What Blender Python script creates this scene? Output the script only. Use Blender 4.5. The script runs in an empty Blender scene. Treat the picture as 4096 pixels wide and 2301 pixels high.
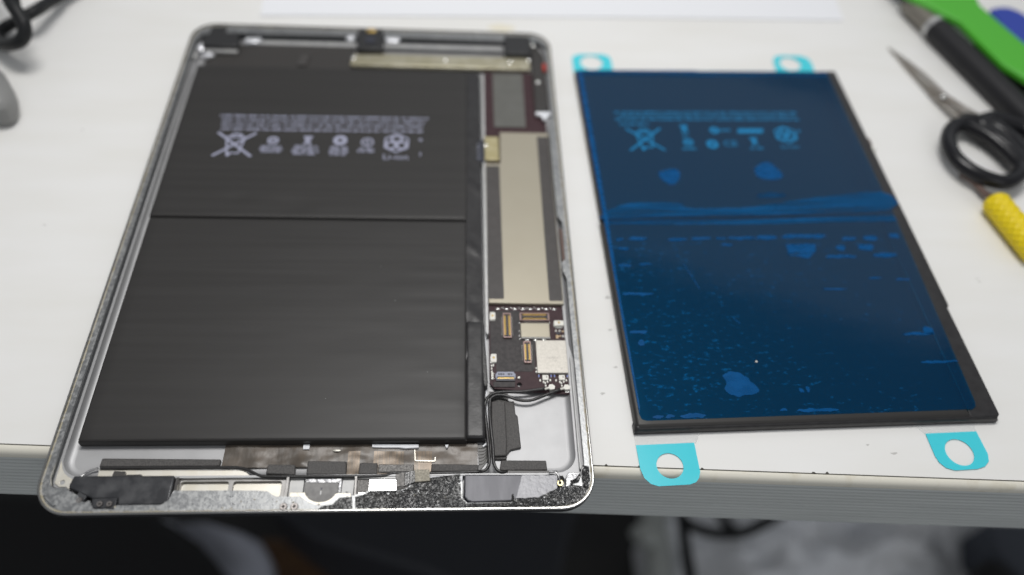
import bpy, bmesh, math, random
from mathutils import Vector, Matrix, noise
from mathutils.geometry import tessellate_polygon

random.seed(7)
S = bpy.context.scene
R = math.radians

# ------------------------------------------------------------------ camera, light, exposure
cam = bpy.data.objects.new('camera', bpy.data.cameras.new('camera'))
S.collection.objects.link(cam)
cam.location = (0.0413947, -0.0882621, 0.2398373)
cam.rotation_euler = (0.639089725, -0.059106095, -0.034258551)
cam.data.sensor_width = 36.0
cam.data.lens = 27.62
cam.data.clip_start = 0.01
cam.data.clip_end = 20.0
cam.data.dof.use_dof = True
cam.data.dof.focus_distance = 0.258
cam.data.dof.aperture_fstop = 3.8
S.camera = cam

W = bpy.data.worlds.new('World'); S.world = W; W.use_nodes = True
W.node_tree.nodes['Background'].inputs[0].default_value = (0.93, 0.96, 1.0, 1)
W.node_tree.nodes['Background'].inputs[1].default_value = 0.28

def lamp(name, loc, target, sx, sy, power, col):
    d = bpy.data.lights.new(name, 'AREA'); d.shape = 'RECTANGLE'
    d.size = sx; d.size_y = sy; d.energy = power; d.color = col
    o = bpy.data.objects.new(name, d); S.collection.objects.link(o)
    o.location = loc
    o.rotation_euler = (Vector(target) - Vector(loc)).to_track_quat('-Z', 'Y').to_euler()
    return o
lamp('desk_lamp', (0.055, 0.215, 0.60), (0.045, 0.07, 0.0), 0.30, 0.14, 2.75, (1.0, 0.985, 0.965))
lamp('front_fill', (0.5, -1.6, 1.5), (0.1, 0.1, -0.2), 1.2, 0.6, 5.0, (0.97, 0.985, 1.0))  # added unseen fill behind the camera, brightens desk edge and front faces
lamp('back_fill', (1.1, 2.7, 2.5), (0.1, 0.1, 0.2), 3.0, 1.0, 8.0, (0.95, 0.98, 1.0))  # added unseen area light at the back: veil on the film, soft fill

S.view_settings.view_transform = 'Standard'
S.view_settings.look = 'None'
S.view_settings.exposure = 0.0
S.view_settings.gamma = 1.0
S.view_settings.use_curve_mapping = False
S.cycles.max_bounces = 8
S.cycles.use_denoising = True

# ------------------------------------------------------------------ materials
MATS = {}
def mat(name, col, rough=0.5, metal=0.0, col2=None, vs=300, lo=0.4, hi=0.6, detail=4, bump=None,
        stretch=None, spec=0.5, coat=0.0, rvar=0.0):
    m = bpy.data.materials.new(name); m.use_nodes = True
    nt = m.node_tree; N = nt.nodes; b = N['Principled BSDF']
    b.inputs['Base Color'].default_value = (*col, 1)
    b.inputs['Roughness'].default_value = rough
    b.inputs['Metallic'].default_value = metal
    b.inputs['Specular IOR Level'].default_value = spec
    b.inputs['Coat Weight'].default_value = coat
    tc = N.new('ShaderNodeTexCoord'); mp = N.new('ShaderNodeMapping')
    nt.links.new(tc.outputs['Object'], mp.inputs[0])
    if stretch: mp.inputs['Scale'].default_value = stretch
    if col2:
        n = N.new('ShaderNodeTexNoise'); n.inputs['Scale'].default_value = vs; n.inputs['Detail'].default_value = detail
        nt.links.new(mp.outputs[0], n.inputs['Vector'])
        r = N.new('ShaderNodeMapRange'); r.inputs[1].default_value = lo; r.inputs[2].default_value = hi
        nt.links.new(n.outputs[0], r.inputs[0])
        x = N.new('ShaderNodeMix'); x.data_type = 'RGBA'
        x.inputs[6].default_value = (*col, 1); x.inputs[7].default_value = (*col2, 1)
        nt.links.new(r.outputs[0], x.inputs[0]); nt.links.new(x.outputs[2], b.inputs['Base Color'])
        if rvar:
            rr = N.new('ShaderNodeMapRange'); rr.inputs[3].default_value = rough; rr.inputs[4].default_value = rough + rvar
            nt.links.new(r.outputs[0], rr.inputs[0]); nt.links.new(rr.outputs[0], b.inputs['Roughness'])
    if bump:
        bs, st, ds = bump[:3]
        n2 = N.new('ShaderNodeTexNoise'); n2.inputs['Scale'].default_value = bs; n2.inputs['Detail'].default_value = 3
        nt.links.new(mp.outputs[0], n2.inputs['Vector'])
        bp = N.new('ShaderNodeBump'); bp.inputs['Strength'].default_value = st; bp.inputs['Distance'].default_value = ds * 0.001
        nt.links.new(n2.outputs[0], bp.inputs['Height']); nt.links.new(bp.outputs[0], b.inputs['Normal'])
    MATS[name] = m
    return m

mat('desk_white', (0.78, 0.776, 0.762), 0.42, col2=(0.75, 0.742, 0.715), vs=60, lo=.35, hi=.7, stretch=(.25, 1, 1), bump=(900, .12, .05), spec=.35)
mat('edge_cream', (0.74, 0.71, 0.62), 0.4, col2=(0.62, 0.57, 0.45), vs=120, lo=.55, hi=.75)
mat('edge_grey', (0.50, 0.52, 0.51), 0.5, col2=(0.46, 0.48, 0.47), vs=200, stretch=(.1, 1, 3))
mat('desk_stain', (0.50, 0.49, 0.47), 0.6)
mat('desk_tape_mark', (0.74, 0.70, 0.58), 0.5)
mat('edge_seam', (0.06, 0.055, 0.045), 0.9)
mat('alu', (0.46, 0.46, 0.46), 0.58, .6, col2=(.52, .52, .51), vs=250, bump=(3000, .05, .05))
mat('alu_floor', (0.39, 0.39, 0.395), 0.52, .5, col2=(.43, .43, .435), vs=150, lo=.3, hi=.7, bump=(5000, .06, .04))
mat('alu_dark', (0.30, 0.29, 0.28), 0.45, .6, col2=(.35, .34, .33), vs=400)
mat('gutter_grey', (0.13, 0.13, 0.135), 0.45, .4)
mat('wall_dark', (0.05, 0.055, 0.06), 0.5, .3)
mat('body_grey', (0.085, 0.09, 0.10), 0.42, .9, col2=(.11, .11, .12), vs=500)
mat('rim_polish', (0.47, 0.465, 0.455), 0.22, 1.0, col2=(.43, .42, .40), vs=60)
mat('glue_residue', (0.24, 0.245, 0.25), 0.33, 0.75, col2=(.36, .365, .365), vs=900, detail=6, lo=.42, hi=.62, bump=(1500, .2, .25), rvar=.12)
mat('glue_yellow', (0.36, 0.32, 0.22), 0.5, col2=(.42, .40, .36), vs=900, bump=(1500, .6, .3))
mat('black_tape', (0.017, 0.017, 0.018), 0.17, col2=(.03, .029, .028), vs=700, bump=(2400, .5, .15), spec=.9, rvar=.12)
mat('battery_black', (0.0275, 0.026, 0.025), 0.42, col2=(.031, .0295, .0285), vs=190, bump=(260, .03, .3), stretch=(.05, 2.0, 1), spec=.34, rvar=.03, lo=.35, hi=.65)
mat('battery_wrap', (0.019, 0.018, 0.019), 0.38, col2=(.026, .025, .026), vs=300, bump=(260, .25, .5), spec=.38)
mat('print_ink', (0.31, 0.32, 0.42), 0.6)
mat('board_maroon', (0.046, 0.024, 0.028), 0.5, col2=(.054, .029, .033), vs=500, spec=.2)
mat('board_tape', (0.036, 0.032, 0.033), 0.55, spec=.3, col2=(.054, .048, .048), vs=700, bump=(2500, .1, .1))
mat('shield_metal', (0.395, 0.36, 0.285), 0.40, .6, col2=(.405, .37, .295), vs=60)
mat('shield_tape', (0.050, 0.045, 0.043), 0.55, col2=(.058, .052, .05), vs=300)
mat('brass', (0.46, 0.40, 0.22), 0.38, .75, col2=(.52, .46, .28), vs=300)
mat('gold_strip', (0.42, 0.385, 0.27), 0.38, .7, col2=(.50, .47, .36), vs=150)
mat('gold', (0.72, 0.50, 0.16), 0.28, .9)
mat('solder', (0.80, 0.80, 0.78), 0.25, .85)
mat('white_part', (0.74, 0.72, 0.66), 0.4)
mat('connector_black', (0.03, 0.032, 0.045), 0.35)
mat('connector_grey', (0.20, 0.21, 0.26), 0.4, .3)
mat('connector_pink', (0.34, 0.24, 0.22), 0.35, .6)
mat('blue_part', (0.10, 0.14, 0.42), 0.4)
mat('brown_part', (0.50, 0.34, 0.18), 0.45)
mat('chip_can', (0.47, 0.445, 0.40), 0.46, .35, col2=(.55, .52, .47), vs=2500, detail=2, bump=(6000, .12, .04))
mat('chip_print', (0.30, 0.28, 0.27), 0.6)
mat('grey_plate', (0.115, 0.115, 0.105), 0.55, .2, col2=(.125, .125, .115), vs=200)
mat('foam', (0.050, 0.047, 0.046), 0.6, col2=(.085, .08, .076), vs=2600, detail=2, bump=(2800, .6, .25))
mat('flex', (0.085, 0.07, 0.056), 0.36, col2=(.125, .10, .078), vs=220, bump=(180, .35, .8), stretch=(1, .5, 1))
mat('flex_copper', (0.16, 0.12, 0.085), 0.34, .3, col2=(.11, .09, .07), vs=2500, stretch=(1, .03, 1))
mat('ribbon', (0.052, 0.048, 0.046), 0.4)
mat('cable_black', (0.022, 0.021, 0.021), 0.32, bump=(1200, .25, .3))
mat('speaker_black', (0.036, 0.037, 0.041), 0.30, .35, col2=(.085, .086, .09), vs=220, lo=.4, hi=.75, rvar=.12, bump=(1800, .1, .1))
mat('speaker_grey', (0.055, 0.055, 0.064), 0.40, .3, col2=(.075, .075, .085), vs=300, stretch=(1, .2, 1), bump=(2500, .15, .1))
mat('foil', (0.20, 0.20, 0.21), 0.42, .5, col2=(.28, .28, .295), vs=700, lo=.4, hi=.7, bump=(700, .35, .5), rvar=.1)
mat('silver_foil', (0.42, 0.42, 0.42), 0.36, .75, col2=(.26, .26, .27), vs=600, bump=(600, .6, .6))
mat('sticker_white', (0.86, 0.86, 0.86), 0.22, .55)
mat('mesh_grey', (0.22, 0.21, 0.20), 0.45, .3, col2=(.12, .115, .11), vs=1800, bump=(1900, .8, .3))
mat('mesh_beige', (0.30, 0.275, 0.22), 0.45, .3, col2=(.20, .185, .15), vs=1800, bump=(1900, .8, .3))
mat('bracket_cream', (0.68, 0.64, 0.55), 0.4, .45, col2=(.72, .69, .62), vs=200)
mat('home_grey', (0.14, 0.137, 0.135), 0.45, .2, spec=.35, col2=(.19, .186, .182), vs=350, bump=(1500, .12, .2))
mat('screw_steel', (0.26, 0.24, 0.23), 0.34, .9)
mat('dark_hole', (0.012, 0.011, 0.011), 0.8)
mat('camera_black', (0.018, 0.018, 0.019), 0.45)
mat('dark_plastic', (0.032, 0.029, 0.027), 0.5, bump=(700, .2, .3))
mat('red_part', (0.42, 0.04, 0.025), 0.5)
mat('clear_blob', (0.78, 0.79, 0.82), 0.2, .4)
mat('paper_white', (0.80, 0.81, 0.84), 0.6)
mat('tab_cyan', (0.045, 0.56, 0.66), 0.3, col2=(.05, .60, .70), vs=120)
mat('steel_blade', (0.36, 0.34, 0.31), 0.35, .6, col2=(.30, .27, .24), vs=80)
mat('handle_black', (0.010, 0.010, 0.012), 0.25, spec=.3)
mat('grip_black', (0.013, 0.013, 0.015), 0.5, spec=.3)
mat('ferrule_grey', (0.20, 0.185, 0.16), 0.45, .5)
mat('ring_silver', (0.55, 0.55, 0.55), 0.3, .7)
mat('green_plastic', (0.075, 0.42, 0.03), 0.4, spec=.35)
mat('blue_plastic', (0.015, 0.045, 0.36), 0.4)
mat('yellow_plastic', (0.74, 0.57, 0.008), 0.42, spec=.3)
mat('rust_steel', (0.14, 0.095, 0.08), 0.4, .5)
mat('cord_black', (0.010, 0.011, 0.012), 0.5, spec=.3)
mat('shadow_grey', (0.22, 0.22, 0.215), 0.5)  # shadow tone of the added block at the far left
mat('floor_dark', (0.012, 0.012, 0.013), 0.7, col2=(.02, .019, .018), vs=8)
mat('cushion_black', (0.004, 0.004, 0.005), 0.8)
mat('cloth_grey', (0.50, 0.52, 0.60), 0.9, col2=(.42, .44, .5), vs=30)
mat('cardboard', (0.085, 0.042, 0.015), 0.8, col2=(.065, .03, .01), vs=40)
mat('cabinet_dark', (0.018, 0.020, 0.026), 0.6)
mat('cabinet_blue', (0.052, 0.06, 0.078), 0.5)
mat('plastic_bag', (0.82, 0.84, 0.88), 0.45, col2=(.74, .75, .77), vs=12, spec=.5)
mat('pale_plastic', (0.46, 0.48, 0.46), 0.5)

def film_mat():
    m = bpy.data.materials.new('blue_film'); m.use_nodes = True
    nt = m.node_tree; N = nt.nodes; N.clear(); K = nt.links.new
    out = N.new('ShaderNodeOutputMaterial')
    tc = N.new('ShaderNodeTexCoord'); mp = N.new('ShaderNodeMapping'); mp.inputs['Scale'].default_value = (.45, 1, 1)
    K(tc.outputs['Object'], mp.inputs[0])
    n = N.new('ShaderNodeTexNoise'); n.inputs['Scale'].default_value = 900; n.inputs['Detail'].default_value = 6; n.inputs['Roughness'].default_value = .62
    K(mp.outputs[0], n.inputs['Vector'])
    n2 = N.new('ShaderNodeTexNoise'); n2.inputs['Scale'].default_value = 38; n2.inputs['Detail'].default_value = 3
    K(mp.outputs[0], n2.inputs['Vector'])
    # trapped-air specks sit in the half of the film over the lower cell, thickest near its left side
    sx = N.new('ShaderNodeSeparateXYZ'); K(tc.outputs['Object'], sx.inputs[0])
    ry = N.new('ShaderNodeMapRange'); ry.inputs[1].default_value = .096; ry.inputs[2].default_value = .080; ry.inputs[3].default_value = 0; ry.inputs[4].default_value = 1
    K(sx.outputs[1], ry.inputs[0])
    rx = N.new('ShaderNodeMapRange'); rx.inputs[1].default_value = .12; rx.inputs[2].default_value = .02; rx.inputs[3].default_value = .0; rx.inputs[4].default_value = .06
    K(sx.outputs[0], rx.inputs[0])
    a0 = N.new('ShaderNodeMath'); a0.operation = 'MULTIPLY'; K(n.outputs[0], a0.inputs[0]); K(ry.outputs[0], a0.inputs[1])
    a1 = N.new('ShaderNodeMath'); a1.operation = 'ADD'; K(a0.outputs[0], a1.inputs[0]); K(rx.outputs[0], a1.inputs[1])
    a2 = N.new('ShaderNodeMath'); a2.operation = 'MULTIPLY_ADD'; K(n2.outputs[0], a2.inputs[0]); a2.inputs[1].default_value = .18; K(a1.outputs[0], a2.inputs[2])
    sp = N.new('ShaderNodeMapRange'); sp.inputs[1].default_value = .715; sp.inputs[2].default_value = .81; sp.inputs[4].default_value = .8
    K(a2.outputs[0], sp.inputs[0])
    tr = N.new('ShaderNodeBsdfTransparent'); tr.inputs[0].default_value = (.05, .64, .92, 1)
    mx = N.new('ShaderNodeMix'); mx.data_type = 'RGBA'
    mx.inputs[6].default_value = (.0002, .056, .170, 1); mx.inputs[7].default_value = (.001, .12, .32, 1)
    K(sp.outputs[0], mx.inputs[0])
    df = N.new('ShaderNodeBsdfDiffuse'); K(mx.outputs[2], df.inputs[0])
    fa = N.new('ShaderNodeMapRange'); fa.inputs[3].default_value = .24; fa.inputs[4].default_value = .75; K(sp.outputs[0], fa.inputs[0])
    m1 = N.new('ShaderNodeMixShader'); K(fa.outputs[0], m1.inputs[0]); K(tr.outputs[0], m1.inputs[1]); K(df.outputs[0], m1.inputs[2])
    gl = N.new('ShaderNodeBsdfGlossy'); gl.inputs[1].default_value = .10
    bp = N.new('ShaderNodeBump'); bp.inputs['Strength'].default_value = .12; bp.inputs['Distance'].default_value = .0012
    K(n2.outputs[0], bp.inputs['Height']); K(bp.outputs[0], gl.inputs['Normal'])
    fr = N.new('ShaderNodeFresnel'); fr.inputs[0].default_value = 1.27
    m2 = N.new('ShaderNodeMixShader'); K(fr.outputs[0], m2.inputs[0]); K(m1.outputs[0], m2.inputs[1]); K(gl.outputs[0], m2.inputs[2])
    K(m2.outputs[0], out.inputs[0]); MATS['blue_film'] = m
film_mat()
def bubble_mat(name, col, lo, hi, stretch):
    m = bpy.data.materials.new(name); m.use_nodes = True
    nt = m.node_tree; N = nt.nodes; b = N['Principled BSDF']; K = nt.links.new
    b.inputs['Base Color'].default_value = (*col, 1); b.inputs['Roughness'].default_value = .35; b.inputs['Specular IOR Level'].default_value = .12
    tc = N.new('ShaderNodeTexCoord'); mp = N.new('ShaderNodeMapping'); mp.inputs['Scale'].default_value = stretch; K(tc.outputs['Object'], mp.inputs[0])
    n = N.new('ShaderNodeTexNoise'); n.inputs['Scale'].default_value = 420; n.inputs['Detail'].default_value = 5; K(mp.outputs[0], n.inputs['Vector'])
    q = N.new('ShaderNodeMapRange'); q.inputs[1].default_value = .36; q.inputs[2].default_value = .62; q.inputs[3].default_value = lo; q.inputs[4].default_value = hi
    K(n.outputs[0], q.inputs[0]); K(q.outputs[0], b.inputs['Alpha']); MATS[name] = m
bubble_mat('film_bubble', (.0005, .080, .25), .62, .85, (.5, 1, 1))
bubble_mat('film_bubble_pale', (.001, .06, .17), .25, .6, (.3, 1, 1))
bubble_mat('film_band', (.0005, .085, .24), .12, .75, (.06, 1.1, 1))

def clear_mat(name, col, a, rough=.15):
    m = bpy.data.materials.new(name); m.use_nodes = True
    nt = m.node_tree; N = nt.nodes; b = N['Principled BSDF']
    b.inputs['Base Color'].default_value = (*col, 1); b.inputs['Roughness'].default_value = rough
    n = N.new('ShaderNodeTexNoise'); n.inputs['Scale'].default_value = 200
    r = N.new('ShaderNodeMapRange'); r.inputs[3].default_value = a * .8; r.inputs[4].default_value = a
    nt.links.new(n.outputs[0], r.inputs[0]); nt.links.new(r.outputs[0], b.inputs['Alpha'])
    MATS[name] = m
clear_mat('clear_strip', (.85, .86, .86), .25)
clear_mat('tab_film', (.07, .74, .85), .80, .25)

# ------------------------------------------------------------------ mesh helpers (all sizes in millimetres)
class MB:
    def __init__(s): s.v = []; s.f = []; s.m = []; s.slots = []
    def slot(s, name):
        if name not in s.slots: s.slots.append(name)
        return s.slots.index(name)
    def add(s, vs, fs, m=None):
        o = len(s.v); s.v += [tuple(v) for v in vs]
        k = s.slot(m) if m else 0
        for f in fs: s.f.append([i + o for i in f]); s.m.append(k)
        return s
    def box(s, x0, y0, z0, x1, y1, z1, m=None):
        return s.prism([(x0, y0), (x1, y0), (x1, y1), (x0, y1)], z0, z1, m)
    def prism(s, poly, z0, z1, m=None, holes=(), bottom=True, zf=None):
        loops = [ccw(list(poly))] + [ccw(list(h))[::-1] for h in holes]
        zf = zf or (lambda x, y: 0)
        flat = [p for l in loops for p in l]; n = len(flat)
        vs = [(p[0], p[1], z1 + zf(p[0], p[1])) for p in flat] + [(p[0], p[1], z0 + zf(p[0], p[1])) for p in flat]
        if len(loops) == 1: tri = [tuple(range(n))]
        else: tri = [t for t in tessellate_polygon([[Vector((p[0], p[1], 0)) for p in l] for l in loops])]
        fs = []
        for t in tri:
            a = sum(flat[t[i]][0] * flat[t[(i + 1) % len(t)]][1] - flat[t[(i + 1) % len(t)]][0] * flat[t[i]][1] for i in range(len(t)))
            if abs(a) < 1e-9: continue
            t = tuple(t) if a > 0 else tuple(t)[::-1]
            fs.append(t)
            if bottom: fs.append(tuple(i + n for i in t[::-1]))
        o = 0
        for l in loops:
            k = len(l)
            for i in range(k):
                j = (i + 1) % k
                fs.append((o + i, o + i + n, o + j + n, o + j))
            o += k
        return s.add(vs, fs, m)
    def rings(s, rs, m=None, cap0=False, cap1=False, closed=True):
        n = len(rs[0]); vs = [p for r in rs for p in r]; fs = []
        for a in range(len(rs) - 1):
            for i in range(n if closed else n - 1):
                j = (i + 1) % n
                fs.append((a * n + i, a * n + j, (a + 1) * n + j, (a + 1) * n + i))
        if cap0: fs.append(tuple(range(n))[::-1])
        if cap1: fs.append(tuple(range((len(rs) - 1) * n, len(rs) * n)))
        return s.add(vs, fs, m)
    def cyl(s, cx, cy, z0, z1, r, n=14, m=None, r1=None):
        r1 = r if r1 is None else r1
        a = [(math.cos(t * 2 * math.pi / n), math.sin(t * 2 * math.pi / n)) for t in range(n)]
        return s.rings([[(cx + c * r, cy + d * r, z0) for c, d in a], [(cx + c * r1, cy + d * r1, z1) for c, d in a]], m, True, True)
    def dome(s, cx, cy, z, rx, ry, h, n=10, m=None):
        a = [(math.cos(t * 2 * math.pi / n), math.sin(t * 2 * math.pi / n)) for t in range(n)]
        rs = [[(cx + c * rx * q, cy + d * ry * q, z + h * w) for c, d in a] for q, w in ((1, 0), (.92, .45), (.65, .82), (.25, 1.0))]
        return s.rings(rs, m, True, True)
    def tube(s, pts, r, n=10, m=None, closed=False, rf=None, caps=True):
        P = [Vector(p) for p in pts]; k = len(P); rs = []; up = Vector((0, 0, 1))
        for i, p in enumerate(P):
            if closed: t = P[(i + 1) % k] - P[i - 1]
            else: t = P[min(i + 1, k - 1)] - P[max(i - 1, 0)]
            t.normalize(); a = t.cross(up)
            if a.length < 1e-4: a = Vector((1, 0, 0))
            a.normalize(); b = a.cross(t); q = rf(i / (k - 1)) if rf else 1
            rs.append([tuple(p + (a * math.cos(u * 2 * math.pi / n) + b * math.sin(u * 2 * math.pi / n)) * r * q) for u in range(n)])
        if closed: rs.append(rs[0])
        return s.rings(rs, m, caps and not closed, caps and not closed)
    def grid(s, xs, ys, zf, m=None, skirt=None):
        nx, ny = len(xs), len(ys)
        vs = [(x, y, zf(x, y)) for y in ys for x in xs]; fs = []
        for j in range(ny - 1):
            for i in range(nx - 1):
                a = j * nx + i; fs.append((a, a + 1, a + nx + 1, a + nx))
        if skirt is not None:
            edge = [i for i in range(nx)] + [j * nx + nx - 1 for j in range(1, ny)] + [(ny - 1) * nx + i for i in range(nx - 2, -1, -1)] + [j * nx for j in range(ny - 2, 0, -1)]
            o = len(vs); vs += [(vs[i][0], vs[i][1], skirt) for i in edge]; k = len(edge)
            for i in range(k):
                j = (i + 1) % k; fs.append((edge[j], edge[i], o + i, o + j))
        return s.add(vs, fs, m)
    def pillow(s, x0, y0, x1, y1, z0, z1, r, rz, nx=24, ny=24, fn=None, m=None):
        def ax(a, b, n):
            e = [0, .12 * r, .3 * r, .6 * r, r]
            return [a + q for q in e] + [a + r + (b - a - 2 * r) * i / n for i in range(1, n)] + [b - q for q in e[::-1]]
        def zf(x, y):
            ex = max(0, 1 - min(x - x0, x1 - x) / r); ey = max(0, 1 - min(y - y0, y1 - y) / r)
            q = min(1, math.hypot(ex, ey))
            return z1 - rz * (1 - math.sqrt(max(0, 1 - q * q))) + (fn(x, y) * (1 - q) if fn else 0)
        return s.grid(ax(x0, x1, nx), ax(y0, y1, ny), zf, m, z0)
    def mesh(s, name, mats, smooth=True, angle=35, origin=(0, 0, 0), rz=0.0):
        me = bpy.data.meshes.new(name)
        c, d = math.cos(-rz), math.sin(-rz)
        vs = []
        for x, y, z in s.v:
            x -= origin[0]; y -= origin[1]; z -= origin[2]
            vs.append(((x * c - y * d) * .001, (x * d + y * c) * .001, z * .001))
        me.from_pydata(vs, [], s.f)
        for n in (s.slots or [mats]): me.materials.append(MATS[n])
        if s.slots: me.polygons.foreach_set('material_index', s.m)
        if smooth:
            me.polygons.foreach_set('use_smooth', [True] * len(me.polygons)); me.set_sharp_from_angle(angle=R(angle))
        me.validate(); me.update()
        return me

def ccw(p):
    a = sum(p[i][0] * p[(i + 1) % len(p)][1] - p[(i + 1) % len(p)][0] * p[i][1] for i in range(len(p)))
    return p if a > 0 else p[::-1]
def rrect(x0, y0, x1, y1, r, n=6):
    o = []
    for cx, cy, a in ((x1 - r, y0 + r, -90), (x1 - r, y1 - r, 0), (x0 + r, y1 - r, 90), (x0 + r, y0 + r, 180)):
        o += [(cx + r * math.cos(R(a + 90 * i / n)), cy + r * math.sin(R(a + 90 * i / n))) for i in range(n + 1)]
    return o
def inset(poly, d):
    p = ccw(list(poly)); n = len(p); o = []
    for i in range(n):
        a, b, c = Vector(p[i - 1]), Vector(p[i]), Vector(p[(i + 1) % n])
        u = (b - a).normalized(); w = (c - b).normalized()
        n1 = Vector((-u.y, u.x)); n2 = Vector((-w.y, w.x)); k = (n1 + n2)
        k = k / max(.35, k.length_squared / 2) if k.length > 1e-6 else n1
        o.append(tuple(b + k * d))
    return o
def spline(pts, n=8, closed=False):
    P = [Vector(p) for p in pts]; k = len(P); o = []
    for i in range(k if closed else k - 1):
        if closed: a, b, c, d = P[i - 1], P[i], P[(i + 1) % k], P[(i + 2) % k]
        else: a, b, c, d = P[max(i - 1, 0)], P[i], P[i + 1], P[min(i + 2, k - 1)]
        for j in range(n):
            t = j / n
            o.append(tuple(.5 * ((2 * b) + (c - a) * t + (2 * a - 5 * b + 4 * c - d) * t * t + (3 * b - a - 3 * c + d) * t ** 3)))
    if not closed: o.append(tuple(P[-1]))
    return o
def wob(pts, amp, sc=1.0, seed=0):
    o = []
    for p in pts:
        v = noise.noise_vector(Vector((p[0] * sc, p[1] * sc, seed * 3.7)))
        o.append((p[0] + v.x * amp, p[1] + v.y * amp) + tuple(p[2:]))
    return o
def dens(poly, step):
    o = []; n = len(poly)
    for i in range(n):
        a, b = Vector(poly[i]), Vector(poly[(i + 1) % n]); k = max(1, int((b - a).length / step))
        o += [tuple(a + (b - a) * j / k) for j in range(k)]
    return o
def z3(p, z): return [(q[0], q[1], z) for q in p]

# ------------------------------------------------------------------ objects
ORI = {}
def thing(name, label, cat, loc=(0, 0, 0), rz=0.0, group=None):
    o = bpy.data.objects.new(name, None); S.collection.objects.link(o)
    o.empty_display_size = .01
    o.location = [c * .001 for c in loc]; o.rotation_euler = (0, 0, rz)
    o['label'] = label; o['category'] = cat
    if group: o['group'] = group
    ORI[o.name] = (tuple(loc), rz)
    return o
def root(o):
    while o.parent: o = o.parent
    return o
def put(name, me, parent=None, loc=None, label=None, kind=None, bev=0.0, seg=2, local=False):
    o = bpy.data.objects.new(name, me); S.collection.objects.link(o)
    if parent: o.parent = parent
    if loc:
        org = ORI[root(parent).name][0] if (parent and not local) else (0, 0, 0)
        o.location = [(a - b) * .001 for a, b in zip(loc, org)]
    if label: o['label'] = label
    if kind: o['kind'] = kind
    if bev:
        b = o.modifiers.new('bevel', 'BEVEL'); b.width = bev * .001; b.segments = seg; b.limit_method = 'ANGLE'; b.angle_limit = R(40)
    return o
def part(name, mb, m, parent, label=None, bev=0.0, smooth=True, angle=35, kind=None, local=False, seg=2):
    org, rz = ORI[root(parent).name] if not local else ((0, 0, 0), 0)
    return put(name, mb.mesh(name, m, smooth, angle, org, rz), parent, None, label, kind, bev, seg)
def solo(name, mb, m, label, cat, loc=(0, 0, 0), group=None, bev=0.0, angle=35):
    o = put(name, mb.mesh(name, m, True, angle, loc), None, loc, None, None, bev)
    o['label'] = label; o['category'] = cat
    if group: o['group'] = group
    return o
def struct(name, mb, m, bev=0.0):
    o = put(name, mb.mesh(name, m), None, None, None, 'structure', bev); return o
def text_mb(body, size, cx, cy, z, rz=0.0, sx=1.0, thick=.02):
    c = bpy.data.curves.new('lettering', 'FONT'); c.body = body; c.size = size * .001
    c.align_x = 'CENTER'; c.align_y = 'CENTER'; c.resolution_u = 2
    o = bpy.data.objects.new('lettering', c); S.collection.objects.link(o)
    bpy.context.view_layer.update()
    me = o.evaluated_get(bpy.context.evaluated_depsgraph_get()).to_mesh()
    mb = MB(); k, d = math.cos(rz), math.sin(rz)
    vs = []
    for v in me.vertices:
        x, y = v.co.x * 1000 * sx, v.co.y * 1000
        vs.append((cx + x * k - y * d, cy + x * d + y * k, z))
    mb.add(vs, [tuple(p.vertices) for p in me.polygons])
    o.to_mesh_clear(); bpy.data.objects.remove(o); bpy.data.curves.remove(c)
    return mb

# ================================================================== desk
def edge_y(x): return 20.25 - 0.0468 * x
ea = math.atan(-0.0468)
desk = thing('desk', 'white desk with a grey ribbed front edge that everything lies on', 'desk', (0, edge_y(0), 0), 0)
xs0, xs1 = -620., 900.
mb = MB()
mb.prism([(xs0, edge_y(xs0) + 1.2), (xs1, edge_y(xs1) + 1.2), (xs1 + 40, 900), (xs0 + 40, 900)], -36, 0)
part('desktop', mb, 'desk_white', desk)
def strip(prof, m, name, label=None, kind=None):
    b = MB(); rs = []
    nx = 60
    for i in range(nx + 1):
        x = xs0 + (xs1 - xs0) * i / nx; y = edge_y(x)
        rs.append([(x, y + q[0], q[1]) for q in prof])
    b.rings(rs, None, closed=False)
    return part(name, b, m, desk, label, angle=30 if 'rib' in name else 70)
strip([(1.2, -.35), (.9, -.3), (.75, -.9)], 'edge_seam', 'seam', 'dark grimy seam between the desktop and its edge band')
prof = [(.95, -.6), (.8, -.08), (.4, -.02), (-.5, -.25), (-1.3, -1.0), (-1.75, -2.2), (-1.8, -3.7)]
strip(prof, 'edge_cream', 'edge_band', 'cream upper part of the edge band')
prof = [(-1.8, -3.7), (-1.75, -3.8)]
k = 12
for i in range(k):
    za = -3.9 - 31.8 * i / k; h = 31.8 / k
    prof += [(-1.45, za - h * .08), (-1.95, za - h * .30), (-2.0, za - h * .66), (-1.45, za - h * .92)]
prof += [(-1.7, -35.8), (-1.2, -36.2), (1.2, -36.2)]
strip(prof, 'edge_grey', 'ribbed_band', 'grey ribbed lower part of the edge band')

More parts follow.
